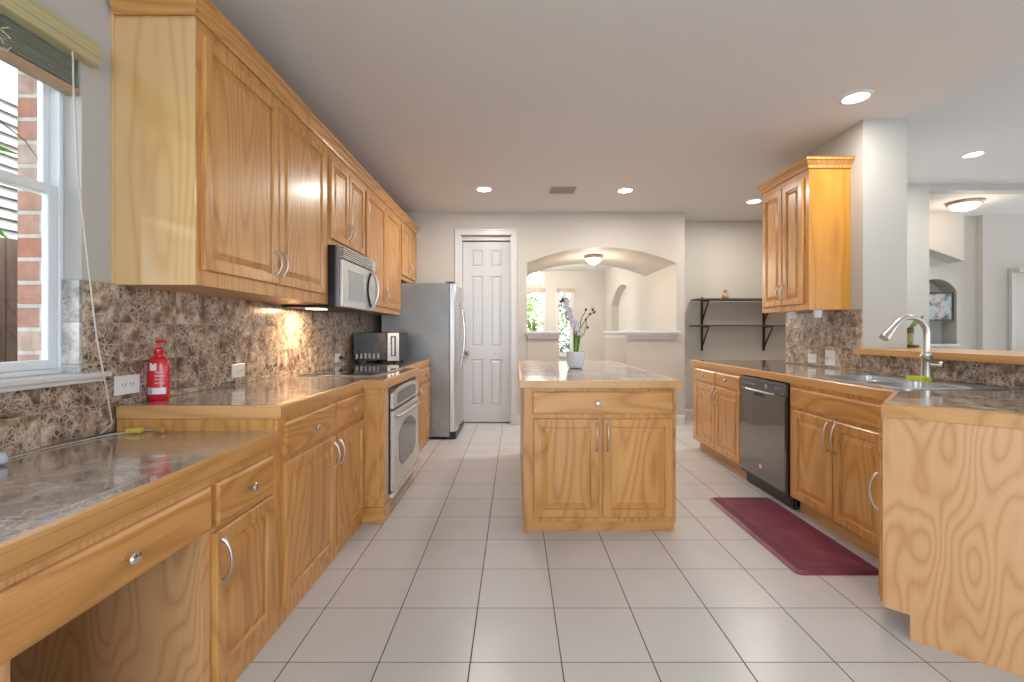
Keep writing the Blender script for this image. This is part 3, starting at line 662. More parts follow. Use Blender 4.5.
tag(MB().sweep([(WX+.013, 1.8905), (UF+.001, 1.8905), (UF+.001, 6.125)], CROWN, mis=[1, 0]).build('crown_molding', [OY, OX], origin=(-1.3, 3.5, 2.515)), 'long oak crown molding on top of the left wall cabinets', 'molding')
tag(MB().box(WX+.002, UF-.001, 1.905, 6.12, 2.551, 2.558).build('cabinet_top_board', OINK, origin=(-1.5, 4, 2.55)), 'flat oak board lying on top of the left wall cabinets', 'board')
# over-range microwave
mw = thing('range_microwave', 'stainless over-the-range microwave with black sides under the short cabinet', 'microwave', (-1.45, 3.63, 1.394))
MB().box(WX+.011, -1.262, 3.248, 4.025, 1.396, 1.837).build('body', BLACK, mw, bevel=.004)
MB().box(-1.2615, -1.236, 3.250, 4.023, 1.400, 1.835).build('front_frame', plain('dark_steel', (.25, .25, .26), .35, .8), mw, bevel=.003)
dr = MB().box(-1.2355, -1.212, 3.256, 4.018, 1.402, 1.738).build('door', STEELW, mw, bevel=.006)
MB().panel(V((-1.212, 3.37, 1.46)), YP, XP, .36, .215, [(0, 0), (0, .002), (.008, .0005)]).build('window', plain('frosted_grey_glass', (.42, .45, .46), .2, .2), dr)
m = MB()
for k in range(6): m.box(-1.2355, -1.206, 3.256, 3.935, 1.747+k*.0145, 1.756+k*.0145)
m.build('vent_louver', STEELW, mw, bevel=.002)
MB().box(-1.2355, -1.210, 3.94, 4.018, 1.745, 1.83).build('vent_end', STEELW, mw, bevel=.002)
pts = [(-1.206+.060*math.sin(math.pi*k/14)**.6, 3.885+.0*k, 1.425+.30*k/14) for k in range(15)]
MB().tube(pts, .014, 10).build('handle', STEELW, dr, smooth=True)
pts = [(-1.208+.0*k, 3.80+.075-.075*math.sin(math.pi*k/14), 1.435+.28*k/14) for k in range(15)]
MB().tube(pts, .009, 8).build('handle_recess', BLACK, dr, smooth=True)
MB().box(-1.52, -1.42, 3.36, 3.50, 1.391, 1.3958).build('cooktop_lamp', plain('lit_lens_warm', (.9, .8, .6), .4, emit=(1, .72, .38), es=6), mw)
ld = bpy.data.lights.new('cooktop_light', 'AREA'); ld.energy = 5.5*LAMP; ld.color = (1, .70, .40); ld.size = .16; lo = bpy.data.objects.new('cooktop_light', ld); COL.objects.link(lo); lo.parent = mw
lo.location = V((-1.47, 3.42, 1.386))-V(mw['_o'])

# ------------------------------------------------------------ island
IX0, IX1, IY0, IY1, IZ = .052, .980, 2.82, 4.66, .93
il = thing('kitchen_island', 'freestanding oak kitchen island with drawer, two doors and stone top', 'kitchen island', (.52, 3.7, 0))
m = MB().box(IX0, IX1, IY0, IY0+.02, .065, .885).box(IX0, IX0+.02, IY0+.02, IY1, 0, .885).box(IX1-.02, IX1, IY0+.02, IY1, 0, .885).box(IX0+.02, IX1-.02, IY1-.02, IY1, 0, .885).box(IX0+.02, IX1-.02, IY0+.02, IY1-.02, .07, .09)
m.box(IX0, IX0+.02, IY0+.0, IY0+.02, 0, .065)
m.build('body', OZ, il, bevel=.002)
MB().box(IX0+.02, IX1-.02, IY0+.025, IY0+.04, 0, .068).build('toe_kick', OX, il)
for (a, b, s) in ((.112, .511, 1), (.533, .958, -1)):
    dd = MB().panel(V((a, IY0-.0005, .098)), XP, YM, b-a, .600, DOOR, rails=(3,)).build('door', [OZ, OX], il)
    arch_handle(V(((b-.016) if s > 0 else (a+.028), IY0-.018, .585)), Z, YM, .165, dd)
dd = MB().panel(V((.105, IY0-.0005, .725)), XP, YM, .855, .138, DRAW).build('drawer', [OX], il)
knob(V((.50, IY0-.018, .792)), YM, dd)
MB().box(.046, .987, 2.795, 4.695, .887, .929).build('stone_top', MISL, il)
m = MB().sweep([(.017, 2.777), (.017, 4.713), (1.018, 4.713), (1.018, 2.777)][::-1], [(0, .8865), (.018, .8865), (.018, .930), (0, .930)], closed=True, mis=[1, 0, 1, 0]) if False else MB()
ring_o = [(.027, 2.774), (1.006, 2.774), (1.006, 4.716), (.027, 4.716)]
MB().slab(ring_o, [[(.0462, 2.7952), (.9868, 2.7952), (.9868, 4.6948), (.0462, 4.6948)]], .8862, .9305, lambda a, b, d: (a, b, d)).build('wood_edge', OEX, il, bevel=.003)
# potted orchid
op = thing('potted_orchid', 'white pot of pale pink orchids on the island', 'potted plant', (.494, 3.78, .9305))
c = V((.494, 3.78, .9307))
MB().lathe([(.045, 0), (.058, .006), (.070, .045), (.074, .09), (.074, .135), (.068, .135), (.066, .10), (.060, .10)], c, Z, 32).build('pot', POTW, op, smooth=True)
MB().lathe([(.065, .10), (.06, .112), (.02, .118), (0, .118)], c, Z, 20).build('soil', SOIL, op, smooth=True)
def leaf(m, base, tip, wd, n=8, side=None, sag=0):
    base, tip = V(base), V(tip); d = (tip-base); s = (side or d.cross(Z)).normalized() if d.cross(Z).length > 1e-5 else V((1, 0, 0))
    nn = s.cross(d).normalized(); up = []
    for k in range(n+1):
        t = k/n; p = base+d*t+Z*(-sag*(t*t))+nn*0; ww = wd*math.sin(math.pi*(.12+.88*t))**.8 if t < 1 else 0.0005
        up.append((p-s*ww, p+nn*wd*.18, p+s*ww, p-nn*.0015))
    m.loops([list(q) for q in up], True, True)
m = MB()
for k in range(9):
    a = k*.75; leaf(m, c+V((.015*math.cos(a), .015*math.sin(a), .115)), c+V((.028*math.cos(a)+.012, .028*math.sin(a), .31+.05*math.sin(k*2.1))), .011, side=V((math.sin(a), math.cos(a), 0)))
m.build('leaves', LEAF, op, smooth=True)
stems = [[c+V((.0, 0, .11)), c+V((.0, .0, .25)), c+V((-.03, 0, .40)), c+V((-.075, 0, .54)), c+V((-.105, -.01, .555))],
         [c+V((.01, 0, .11)), c+V((.03, 0, .28)), c+V((.06, .0, .36)), c+V((.10, 0, .42)), c+V((.155, .01, .455))],
         [c+V((.01, 0, .11)), c+V((.028, 0, .26)), c+V((.05, .02, .40)), c+V((.085, 0, .47))],
         [c+V((.01, 0, .11)), c+V((.035, 0, .24)), c+V((.07, .01, .28)), c+V((.09, .01, .34)), c+V((.085, 0, .39))]]
for s_ in stems: MB().tube(s_, .0035, 6).build('stem', TWIG, op, smooth=True)
def flower(m, p, r, nrm):
    nrm = V(nrm).normalized(); u = nrm.orthogonal().normalized(); v = nrm.cross(u); rot = random.random()*6
    for k in range(5):
        a = rot+2*math.pi*k/5; d = u*math.cos(a)+v*math.sin(a); s = nrm.cross(d)
        leaf(m, p, p+d*r+nrm*r*.25, r*.42, 5, side=s)
random.seed(3)
m = MB()
for k in range(34):
    t = random.random(); p = c+V((-.085+.105*t+random.uniform(-.018, .018), random.uniform(-.03, .02), .54-.26*t+random.uniform(-.02, .02)))
    m = MB(); flower(m, p, .026, (random.uniform(-.4, .4), -1, random.uniform(-.3, .5))); m.build('blossom', PETAL, op, smooth=True)
m = MB()
for p in ((-.105, -.01, .555), (-.075, 0, .563), (-.12, 0, .545), (.085, 0, .475), (.155, .01, .455), (.14, 0, .475), (.118, .0, .44), (.085, 0, .395), (.10, 0, .33)):
    MB().lathe([(.0, -.012), (.008, -.006), (.010, 0), (.007, .009), (0, .014)], c+V(p), V((.4, 0, 1)), 8).build('bud', BUD, op, smooth=True)

# ------------------------------------------------------------ right run
RF = 1.885                  # face plane, facing the island
RZ = .876
cabinet('base_cabinet', 'oak base cabinet with two drawers and two doors at the far end, beside the dishwasher', (RF, 3.835, 0), YP, XM, 1.06, .69, 0, RZ, toe=True,
        doors=[(.02, .485, .12, .714, 1), (.497, .98, .12, .714, -1)], drawers=[(.02, .485, .736, .85), (.497, .98, .736, .85)])
cabinet('sink_cabinet', 'oak sink cabinet with plain false drawer front and two doors', (RF, 2.315, 0), YP, XM, .860, .69, 0, RZ, toe=True,
        doors=[(.03, .405, .115, .700, 1), (.417, .812, .115, .700, -1)], hl=.17)
fp = [o for o in bpy.data.objects if o.name.startswith('sink_cabinet')][0]
MB().panel(V((RF-.0005, 2.345, .722)), YP, XM, .80, .125, DRAW).build('false_drawer_front', [OY], fp)
# dishwasher
dw = thing('dishwasher', 'glossy black dishwasher between the oak cabinets', 'dishwasher', (2.2, 3.505, 0))
MB().box(RF-.002, 2.45, 3.182, 3.828, .09, .868).build('body', BLACK, dw)
MB().box(RF-.028, RF-.003, 3.186, 3.824, .115, .775).build('door', BGLOSS, dw, bevel=.005)
m = MB().box(RF-.030, RF-.003, 3.186, 3.824, .778, .866)
m.build('control_panel', plain('charcoal_panel', (.11, .11, .13), .18), dw, bevel=.005)
MB().tube([(RF-.032, 3.31, .778), (RF-.040, 3.35, .776), (RF-.040, 3.68, .776), (RF-.032, 3.72, .778)], .006, 8).build('handle', STEEL, dw, smooth=True)
BG = plain('button_grey', (.35, .35, .38), .4)
for k in range(8): MB().box(RF-.0315, RF-.0302, 3.57+k*.028, 3.585+k*.028, .815, .825).build('button', BG, dw)
for k in range(3): MB().box(RF-.0315, RF-.0302, 3.23+k*.03, 3.245+k*.03, .825, .835).build('button', BG, dw)
MB().lathe([(.016, 0), (.016, .003), (.010, .003)], (RF-.030, 3.42, .822), XM, 20).build('dial', STEEL, dw)
MB().slab([(3.45, .735), (3.60, .735)] + archpts(3.45, 3.60, .752, .770, 8), [], RF-.0295, RF-.0283, PX).build('handle_pocket', SLOT, dw)
MB().lathe([(.020, 0), (.020, .002), (0, .002)], (RF-.0285, 3.50, .21), XM, 24).build('badge', plain('badge_pale', (.80, .68, .58), .4), dw)
MB().box(RF+.03, RF+.05, 3.182, 3.828, 0, .10).box(RF-.02, RF-.012, 3.19, 3.82, .098, .112).build('toe_panel', BLACK, dw)
# diagonal end cabinet
P0 = V((1.515, 1.905, 0)); B0 = V((RF, 2.305, 0)); ue = V((.766, -.643, 0))
ud = (B0-P0).normalized(); nd = V((-ud.y, ud.x, 0)); Ld = (B0-P0).length
t = thing('corner_cabinet', 'oak cabinet at the angled end of the sink counter, plywood end facing the room', 'cabinet', (2.1, 1.6, 0))
# front face board + carcass side
MB().obox(P0, ud, nd, 0, Ld, -.02, 0, .10, RZ).box(2.565, 2.585, 1.05, 2.3, 0, RZ).build('body', OZ, t, bevel=.0015)
# end panel in plywood with toe notch
m = MB(); LE = 1.36
m.slab([(0, .10), (.085, .10), (.085, 0), (LE, 0), (LE, RZ), (0, RZ)], [], .001, .019, lambda a, b, d: P0+ue*a+ud*(d-.02)+Z*b)
m.build('end_panel', OZP, t)
MB().obox(P0, ud, nd, .0, Ld, -.10, -.085, 0, .10).build('toe_kick', OY, t)
MB().obox(P0, ud, nd, -.0, .004, .0005, .010, .11, .69).build('stile', OZ, t)
dd = MB().panel(P0+ud*.035+nd*.0005+Z*.115, ud, nd, Ld-.10, .575, DOOR, rails=(3,)).build('door', [OZ, OX], t)
arch_handle(P0+ud*.065+nd*.019+Z*.545, Z, nd, .155, dd)
MB().panel(P0+ud*.03+nd*.0005+Z*.715, ud, nd, Ld-.09, .145, DRAW).build('drawer', [OX], t)
# counter
SKX0, SKX1, SKY0, SKY1 = 1.965, 2.44, 2.34, 3.12
C0, Bc = (1.495, 1.892), (1.868, 2.285)
E = 1.40
Dd = (C0[0]+.766*E, C0[1]-.643*E)
path = [(2.93, 4.92), (1.868, 4.92), Bc, C0, Dd]
t = thing('kitchen_countertop', 'marble counter with oak edge around the sink, ending in an angled corner', 'countertop', (2.2, 3.2, .877))
def inset(path, d):
    P = [V((x, y)) for x, y in path]; out = []
    for i in range(len(P)):
        nr = lambda a, b: V(((b-a).normalized().y, -(b-a).normalized().x))
        n0 = nr(P[i-1], P[i]) if i else None; n1 = nr(P[i], P[i+1]) if i < len(P)-1 else None
        if n0 is None: mm = n1
        elif n1 is None: mm = n0
        else: mm = (n0+n1).normalized(); mm = mm/mm.dot(n0)
        out.append((P[i].x+mm.x*d, P[i].y+mm.y*d))
    return out
side_ = -1   # travel has the room on its right or left
rp = path[::-1]     # room side on the left of travel when reversed
# choose the direction in which 'out' (right of travel) faces the room
ip = inset(path, -.0205); ir = inset(rp, -.0205)
use, ins_ = (path, ip) if ip[1][0] > path[1][0] else (rp, ir)
poly = list(ins_)
if use is path: poly = poly + [(RX-.011, 1.0), (RX-.011, 4.431), (2.93, 4.431)]
else: poly = [(2.93, 4.431), (RX-.011, 4.431), (RX-.011, 1.0)] + poly
# keep polygon inside the wall line
poly = [(min(x, RX-.011) if y < 4.4 else x, y) for x, y in poly]
MB().slab(poly, [[(SKX0+.02, SKY0+.02), (SKX1-.02, SKY0+.02), (SKX1-.02, SKY1-.02), (SKX0+.02, SKY1-.02)]], .878, .929, lambda a, b, d: (a, b, d)).build('stone_top', MTOP, t)
MB().sweep(use, [(-.020, .8775), (0, .8775), (0, .925), (-.005, .9305), (-.020, .9305)]).build('wood_edge', OEY, t)
# sink
sk = thing('kitchen_sink', 'double-bowl stainless sink set in the right counter', 'sink', (2.2, 2.73, .75))
ymid = 2.735
b1 = [(SKX0+.035, SKY0+.035), (SKX1-.07, SKY0+.035), (SKX1-.07, ymid-.02), (SKX0+.035, ymid-.02)]
b2 = [(SKX0+.035, ymid+.02), (SKX1-.07, ymid+.02), (SKX1-.07, SKY1-.035), (SKX0+.035, SKY1-.035)]
def rr(poly, r, n=5):
    xs = [p[0] for p in poly]; ys = [p[1] for p in poly]; x0, x1, y0, y1 = min(xs), max(xs), min(ys), max(ys); out = []
    for cx, cy, a0 in ((x0+r, y0+r, math.pi), (x1-r, y0+r, 1.5*math.pi), (x1-r, y1-r, 0), (x0+r, y1-r, .5*math.pi)):
        for k in range(n+1):
            a = a0+.5*math.pi*k/n; out.append((cx+r*math.cos(a), cy+r*math.sin(a)))
    return out
MB().slab(rr([(SKX0, SKY0), (SKX1+.08, SKY1)], .05), [rr(b1, .05), rr(b2, .05)], .9295, .9345, lambda a, b, d: (a, b, d)).build('rim', STEEL, sk, bevel=.0015)
for b in (b1, b2):
    R = rr(b, .05); cx = sum(p[0] for p in R)/len(R); cy = sum(p[1] for p in R)/len(R)
    sc = lambda s: [(cx+(x-cx)*s, cy+(y-cy)*s) for x, y in R]
    rings = [[V((x, y, .933)) for x, y in sc(1.0)], [V((x, y, .82)) for x, y in sc(.985)], [V((x, y, .775)) for x, y in sc(.95)], [V((x, y, .765)) for x, y in sc(.85)], [V((x, y, .762)) for x, y in sc(.2)]]
    m = MB(); m.loops(rings, False, True); rings2 = [[p+V((0, 0, -.002)) for p in r] for r in rings]
    m.build('bowl', STEEL, sk, smooth=True)
    MB().lathe([(.04, 0), (.042, .003), (.03, .004), (.01, .001)], (cx, cy, .7625), Z, 20).build('drain', CHROME, sk, smooth=True)
# faucet
fc = thing('kitchen_faucet', 'tall brushed gooseneck pull-down faucet behind the sink', 'faucet', (2.472, 2.78, .9347))
fb = V((2.472, 2.78, .9347))
MB().lathe([(.034, 0), (.034, .006), (.028, .012), (.027, .14), (.029, .145), (.029, .16), (.022, .17)], fb, Z, 24).build('body', NICKEL, fc, smooth=True)
sd = V((-.985, -.17, 0)).normalized(); Rg = .122
pts = [fb+Z*.16, fb+Z*.22, fb+Z*.27]
for k in range(1, 15):
    a = math.pi*k/14*.80; pts.append(fb+Z*.27+sd*(Rg-Rg*math.cos(a))+Z*(Rg*math.sin(a)*.86))
MB().tube(pts, .0155, 14).build('spout', NICKEL, fc, smooth=True)
e = pts[-1]; dv = (pts[-1]-pts[-2]).normalized()
MB().tube([e, e+dv*.02, e+dv*.03, e+dv*.09, e+dv*.115], [.017, .018, .018, .026, .027], 16).build('spray_head', NICKEL, fc, smooth=True)
hs = V((.55, -.84, 0)).normalized()
h_ = MB().tube([fb+Z*.095+hs*.02, fb+Z*.095+hs*.075], .020, 14).build('valve', NICKEL, fc, smooth=True)
MB().tube([fb+Z*.10+hs*.06, fb+Z*.125+hs*.02+V((-.06, -.04, 0)), fb+Z*.15+hs*.0+V((-.09, -.06, .0))], [.008, .007, .006], 10).build('lever', NICKEL, fc, smooth=True)
m = MB().slab(rr([(2.378, 2.69), (2.436, 2.83)], .02), [], .9348, .957, lambda a, b, d: (a, b, d)); 
tag(m.build('sponge', SPONGE, origin=(2.405, 2.76, .9348), bevel=.004), 'yellow-green sponge lying by the faucet on the sink rim', 'sponge')
# bar ledge
tag(MB().slab([(2.52, .55), (3.18, .55), (3.18, 3.78), (2.935, 3.78), (2.935, 3.455), (2.52, 3.455)], [], 1.060, 1.102, lambda a, b, d: (a, b, d)).build('bar_ledge', OEY, bevel=.005, origin=(2.8, 2, 1.06)), 'long oak bar ledge on the half wall behind the sink', 'ledge')
# right wall cabinet
wc = cabinet('wall_cabinet', 'two-door oak wall cabinet hanging on the right wall over the marble tiles', (2.277, 3.592, 0), YP, XM, .672, RX-.001-2.277, 1.397, 2.53,
        doors=[(.055, .325, 1.445, 2.44, 1), (.335, .635, 1.445, 2.44, -1)], top=True, hl=.12)
tag(MB().box(2.2775, RX-.001, 3.586, 3.5915, 1.397, 2.53).build('cabinet_end_panel', OAMBER, origin=(2.44, 3.59, 1.397)), 'amber oak end panel of the right wall cabinet, facing the room', 'panel')
CR2 = [(o_, z-.024) for o_, z in CROWN]
pth = [(2.276, 4.27), (2.276, 3.585), (RX-.001, 3.585)]
m = MB().sweep(pth[::-1], CR2); 
xs = [v.co.x for v in m.bm.verts]
if min(xs) > 2.25: m = MB().sweep(pth, CR2)
tag(m.build('crown_molding', OY, origin=(2.4, 3.9, 2.49)), 'short oak crown molding on the right wall cabinet', 'molding')
tag(MB().box(2.278, RX-.002, 3.594, 4.262, 2.531, 2.536).build('cabinet_top_board', OINK, origin=(2.4, 3.9, 2.53)), 'flat oak board on top of the right wall cabinet', 'board')
for k, (x, y) in enumerate(((2.38, 3.64), (2.345, 3.92))):
    tag(MB().lathe([(.020, -.062), (.026, -.058), (.034, -.004), (.034, -.0005)], (x, y, 1.397), Z, 20).build('puck_light', CLEAR, smooth=True, origin=(x, y, 1.397)),
        ('white puck light under the right wall cabinet, the nearer one' if k == 0 else 'white puck light under the right wall cabinet, the farther one'), 'light', 'puck lights under the right wall cabinet')
# outlets
def outlet(label, c, u, n, w=.115, h=.075, horizontal=True, plug=False, switch=False):
    c = V(c); u = V(u); n = V(n)
    t = thing('wall_outlet', label, 'outlet', tuple(c))
    MB().panel(c-u*w/2-Z*h/2, u, n, w, h, [(0, 0), (0, .004), (.003, .006)]).build('cover_plate', OUTLET, t)
    m = MB()
    for s in (-1, 1):
        cc = c+(u*s*.02 if horizontal else Z*s*.02)+n*.0062
        if switch: m.obox(cc, u, n, -.004, .004, 0, .012, -.008, .008)
        else:
            for q in (-1, 1): m.obox(cc, u, n, q*.007-.0015, q*.007+.0015, 0, .0006, -.006+.002, .006+.002)
            m.obox(cc, u, n, -.002, .002, 0, .0006, -.012, -.008)
    m.build('switch' if switch else 'sockets', OUTLET if switch else SLOT, t)
    return t
xb = WX+.0105
outlet('white duplex outlet on the left backsplash beside the window sill', (xb, 1.955, 1.00), YP, XP, .125, .08)
outlet('white double switch plate on the left backsplash right of the red bottle', (xb, 2.74, .995), YP, XP, .125, .08, switch=True)
t = outlet('white outlet with a cord plugged in, behind the cooktop', (xb, 4.28, .985), YP, XP, .12, .08)
MB().box(xb+.0068, xb+.035, 4.30, 4.33, .97, 1.0).build('plug', BLACK, t)
MB().tube([(xb+.035, 4.315, .985), (xb+.05, 4.36, .98), (xb+.03, 4.44, .975), (xb+.012, 4.50, .97)], .004, 6).build('cord', BLACK, t)
xr = RX-.0105
outlet('small white outlet on the tiles under the right wall cabinet', (xr, 4.03, .995), YP, XM, .115, .078)
outlet('taller white switch plate on the tiles under the right wall cabinet', (xr, 3.80, 1.012), YP, XM, .12, .125, switch=True)
# lotion bottle
bt = thing('pump_bottle', 'red pump bottle standing on the left counter', 'bottle', (-1.60, 2.08, .9157))
bo = V((-1.60, 2.08, .9158)); ub = V((1, .12, 0)).normalized()
MB().lathe([(.038, 0), (.044, .006), (.045, .05), (.044, .15), (.042, .172), (.029, .192), (.016, .198), (.016, .204)], bo, Z, 32, sx=1, sy=.62, u=ub).build('bottle_body', RED, bt, smooth=True)
MB().lathe([(.018, 0), (.020, .003), (.019, .025), (.010, .032), (.006, .034), (.006, .052), (.011, .054), (.013, .062), (.006, .066)], bo+Z*.204, Z, 20).tube([bo+Z*.263, bo+Z*.266+ub*.02, bo+Z*.262+ub*.034], [.007, .006, .004], 8).build('pump', RED, bt, smooth=True)
def patch(a0, a1, z0, z1, mat, nm, wav=0):
    m = MB(); n = 10; ring = []
    for k in range(n+1):
        a = a0+(a1-a0)*k/n; vv = Z.cross(ub); p = bo+(ub*math.cos(a)+vv*math.sin(a)*.62)*.0457
        ring.append((p, p*1.0))
    vs = [(m.bm.verts.new(p+Z*z0), m.bm.verts.new(p+Z*(z1+(wav*math.sin(k*.9))))) for k, (p, _) in enumerate(ring)]
    for k in range(n): m.face([vs[k][0], vs[k+1][0], vs[k+1][1], vs[k][1]])
    o = m.build(nm, mat, bt); sm = o.modifiers.new('s', 'SOLIDIFY'); sm.thickness = .0006
pi = math.pi
patch(-pi*.78, -pi*.18, .030, .058, LABW, 'label_band'); patch(-pi*.77, -pi*.58, .032, .056, LABB, 'label_block')
patch(-pi*.66, -pi*.45, .135, .165, LABW, 'label_emblem', .004)
for k in range(4): patch(-pi*.50, -pi*(.22+.03*(k % 2)), .076+k*.016, .083+k*.016, plain('label_pale_red', (.80, .35, .38), .5), 'label_line')
# cord and wire nuts on the desk corner
tag(MB().tube([(-1.60, .95, .822), (-1.61, 1.15, .821), (-1.60, 1.35, .821), (-1.615, 1.6, .821), (-1.59, 1.78, .821), (-1.53, 1.86, .824), (-1.44, 1.872, .83)], .0022, 6).build('thin_cord', CORDM, smooth=True), 'thin beige cord lying along the back of the desk', 'cord')
tag(MB().tube([(-1.55, 1.845, .8285), (-1.53, 1.846, .8285), (-1.49, 1.85, .8285)], [.006, .011, .011], 10).build('wire_connector', plain('yellow_plastic', (.72, .52, .10), .4), smooth=True), 'yellow wire connector in the back corner of the desk', 'connector')
tag(MB().tube([(-1.455, 1.865, .8285), (-1.44, 1.863, .8285), (-1.41, 1.855, .8285)], [.006, .010, .011], 10).build('wire_connector', plain('orange_plastic', (.62, .30, .08), .4), smooth=True), 'orange wire connector right of the yellow one on the desk', 'connector')
tag(MB().lathe([(.014, 0), (.020, .008), (.022, .022), (.014, .036), (0, .04)], (-1.50, 1.375, .8162), Z, 20).build('glass_knob', plain('pale_blue_glass', (.55, .66, .76), .08, coat=.5), smooth=True, origin=(-1.5, 1.375, .8162)), 'pale blue glass ball at the left edge of the desk', 'ornament') if False else None
tag(MB().lathe([(.010, 0), (.021, .008), (.024, .022), (.018, .038), (0, .046)], (-1.565, 1.40, .8165), Z, 20).build('glass_ornament', plain('pale_blue_glass', (.55, .66, .76), .08, coat=.5), smooth=True, origin=(-1.565, 1.40, .8165)), 'pale blue glass ornament at the back of the desk, left edge of the photo', 'ornament')
# window plant
pl = thing('window_plant', 'potted plant with long pointed green leaves on the desk by the window', 'potted plant', (-1.47, .98, .8165))
pc = V((-1.47, .98, .8167))
MB().lathe([(.055, 0), (.06, .01), (.075, .13), (.078, .14), (.070, .14), (.066, .12)], pc, Z, 28).build('pot', plain('terracotta', (.45, .18, .09), .7), pl, smooth=True)
MB().lathe([(.068, .11), (.03, .125), (0, .128)], pc, Z, 16).build('soil', SOIL, pl, smooth=True)
MB().tube([pc+Z*.11, pc+V((.01, .02, .4)), pc+V((.0, .06, .75)), pc+V((-.01, .10, .95))], .011, 8).build('stem', TWIG, pl, smooth=True)
m = MB(); top = pc+V((-.01, .10, .93))
leaf(m, top, V((-1.455, 1.36, 1.742)), .013, side=V((0, 0, 1)))
leaf(m, top+V((0, 0, -.02)), V((-1.42, 1.30, 1.43)), .020, sag=-.05, side=V((.5, 0, .5)))
for k in range(12):
    a = k*2.4; leaf(m, top+V((0, 0, .01*k-.1)), top+V((.05*math.cos(a)*1.2, -.1+.22*math.sin(a)*.6, .25*math.cos(k*1.7))), .014)
m.build('leaves', LEAFB, pl, smooth=True)
MB().tube([top, V((-1.46, 1.2, 1.80)), V((-1.475, 1.30, 1.835)), V((-1.455, 1.375, 1.79)), V((-1.44, 1.40, 1.74))], [.003, .002, .002, .0015, .001], 6).build('dry_tendril', TWIG, pl, smooth=True)

# floor mat
m = MB()
mp = rr([(1.417, 2.325), (1.868, 3.40)], .03)
def scl(P, d):
    xs = [p[0] for p in P]; ys = [p[1] for p in P]; cx = (min(xs)+max(xs))/2; cy = (min(ys)+max(ys))/2; hx = (max(xs)-min(xs))/2; hy = (max(ys)-min(ys))/2
    return [(cx+(x-cx)*(hx-d)/hx, cy+(y-cy)*(hy-d)/hy) for x, y in P]
rings = [[V((x, y, z)) for x, y in scl(mp, d)] for d, z in ((0, .001), (0, .004), (.018, .016), (.02, .016))]
m.loops(rings, True, False)
mt = thing('floor_mat', 'maroon anti-fatigue mat on the tiles in front of the sink', 'mat', (1.64, 2.86, .001))
m.build('rim', MATM, mt)
MB().slab(scl(mp, .02), [scl(mp, .07)], .010, .0165, lambda a, b, d: (a, b, d)).build('border', MATB, mt)
MB().slab(scl(mp, .0701), [], .010, .0160, lambda a, b, d: (a, b, d)).build('field', MATM, mt)

# wall shelf in the nook
sh = thing('wall_shelf', 'two-tier dark shelf on black metal brackets on the nook wall', 'shelf', (3.1, 6.59, .97))
sy = 6.598
MB().box(2.49, 3.95, 6.33, 6.575, 1.665, 1.688).build('shelf_board', DWOOD, sh, bevel=.003)
MB().box(2.47, 3.95, 6.36, 6.575, 1.305, 1.324).build('shelf_board', DWOOD, sh, bevel=.003)
for x in (2.66, 3.54):
    m = MB().box(x-.014, x+.014, 6.578, sy, .96, 1.72)
    for z in (1.664, 1.304):
        m.box(x-.012, x+.012, 6.35, 6.578, z-.014, z-.0005)
        m.hexa([(x-.009, 6.37, z-.03), (x+.009, 6.37, z-.03), (x+.009, 6.37, z-.014), (x-.009, 6.37, z-.014), (x-.009, 6.58, z-.30), (x+.009, 6.58, z-.30), (x+.009, 6.58, z-.27), (x-.009, 6.58, z-.27)])
    m.build('bracket', IRON, sh, bevel=.002)
fi = thing('small_figurine', 'tiny reddish-brown figurine on the top nook shelf', 'figurine', (2.93, 6.45, 1.6885))
MB().lathe([(.03, 0), (.04, .01), (.045, .04), (.03, .07), (.018, .08), (.026, .10), (.022, .125), (0, .135)], (2.93, 6.45, 1.6887), Z, 16).build('figure', noisemat('figurine_clay', (.30, .10, .05), (.62, .42, .25), 30, .5), fi, smooth=True)
# bamboo vase on the ledge beyond the wall end
bv = thing('bamboo_vase', 'small brown and green vase with one leaf on the bar ledge by the wall end', 'vase', (3.075, 3.60, 1.1022))
bc = V((3.065, 3.60, 1.1024))
MB().lathe([(.055, 0), (.058, .004), (.062, .022), (.050, .026), (.03, .014), (.03, .010)], bc, Z, 24).build('dish', plain('brown_dish', (.20, .09, .05), .4), bv, smooth=True)
MB().lathe([(.024, .012), (.026, .05), (.028, .11)], bc, Z, 20).build('stalk', noisemat('bamboo_green', (.22, .30, .06), (.5, .42, .15), 30, .4), bv, smooth=True)
MB().lathe([(.029, .11), (.030, .115), (.030, .15), (.026, .155)], bc, Z, 20).build('band', plain('brown_band', (.16, .08, .05), .4), bv, smooth=True)
m = MB(); leaf(m, bc+Z*.15, bc+V((.10, -.02, .25)), .020, side=V((.6, .1, -.7))); m.build('leaf', LEAF, bv, smooth=True)
# picture in the foyer niche
pf = thing('framed_picture', 'framed glass picture hanging in the arched foyer niche', 'picture', (6.37, 7.04, 1.62))
MB().slab([(6.08, 1.40), (6.66, 1.40), (6.66, 1.83), (6.08, 1.83)], [[(6.10, 1.42), (6.64, 1.42), (6.64, 1.81), (6.10, 1.81)]], 7.02, 7.05, XZ).build('frame', PICF, pf)
MB().box(6.101, 6.639, 7.04, 7.048, 1.421, 1.809).build('picture', PICT, pf)

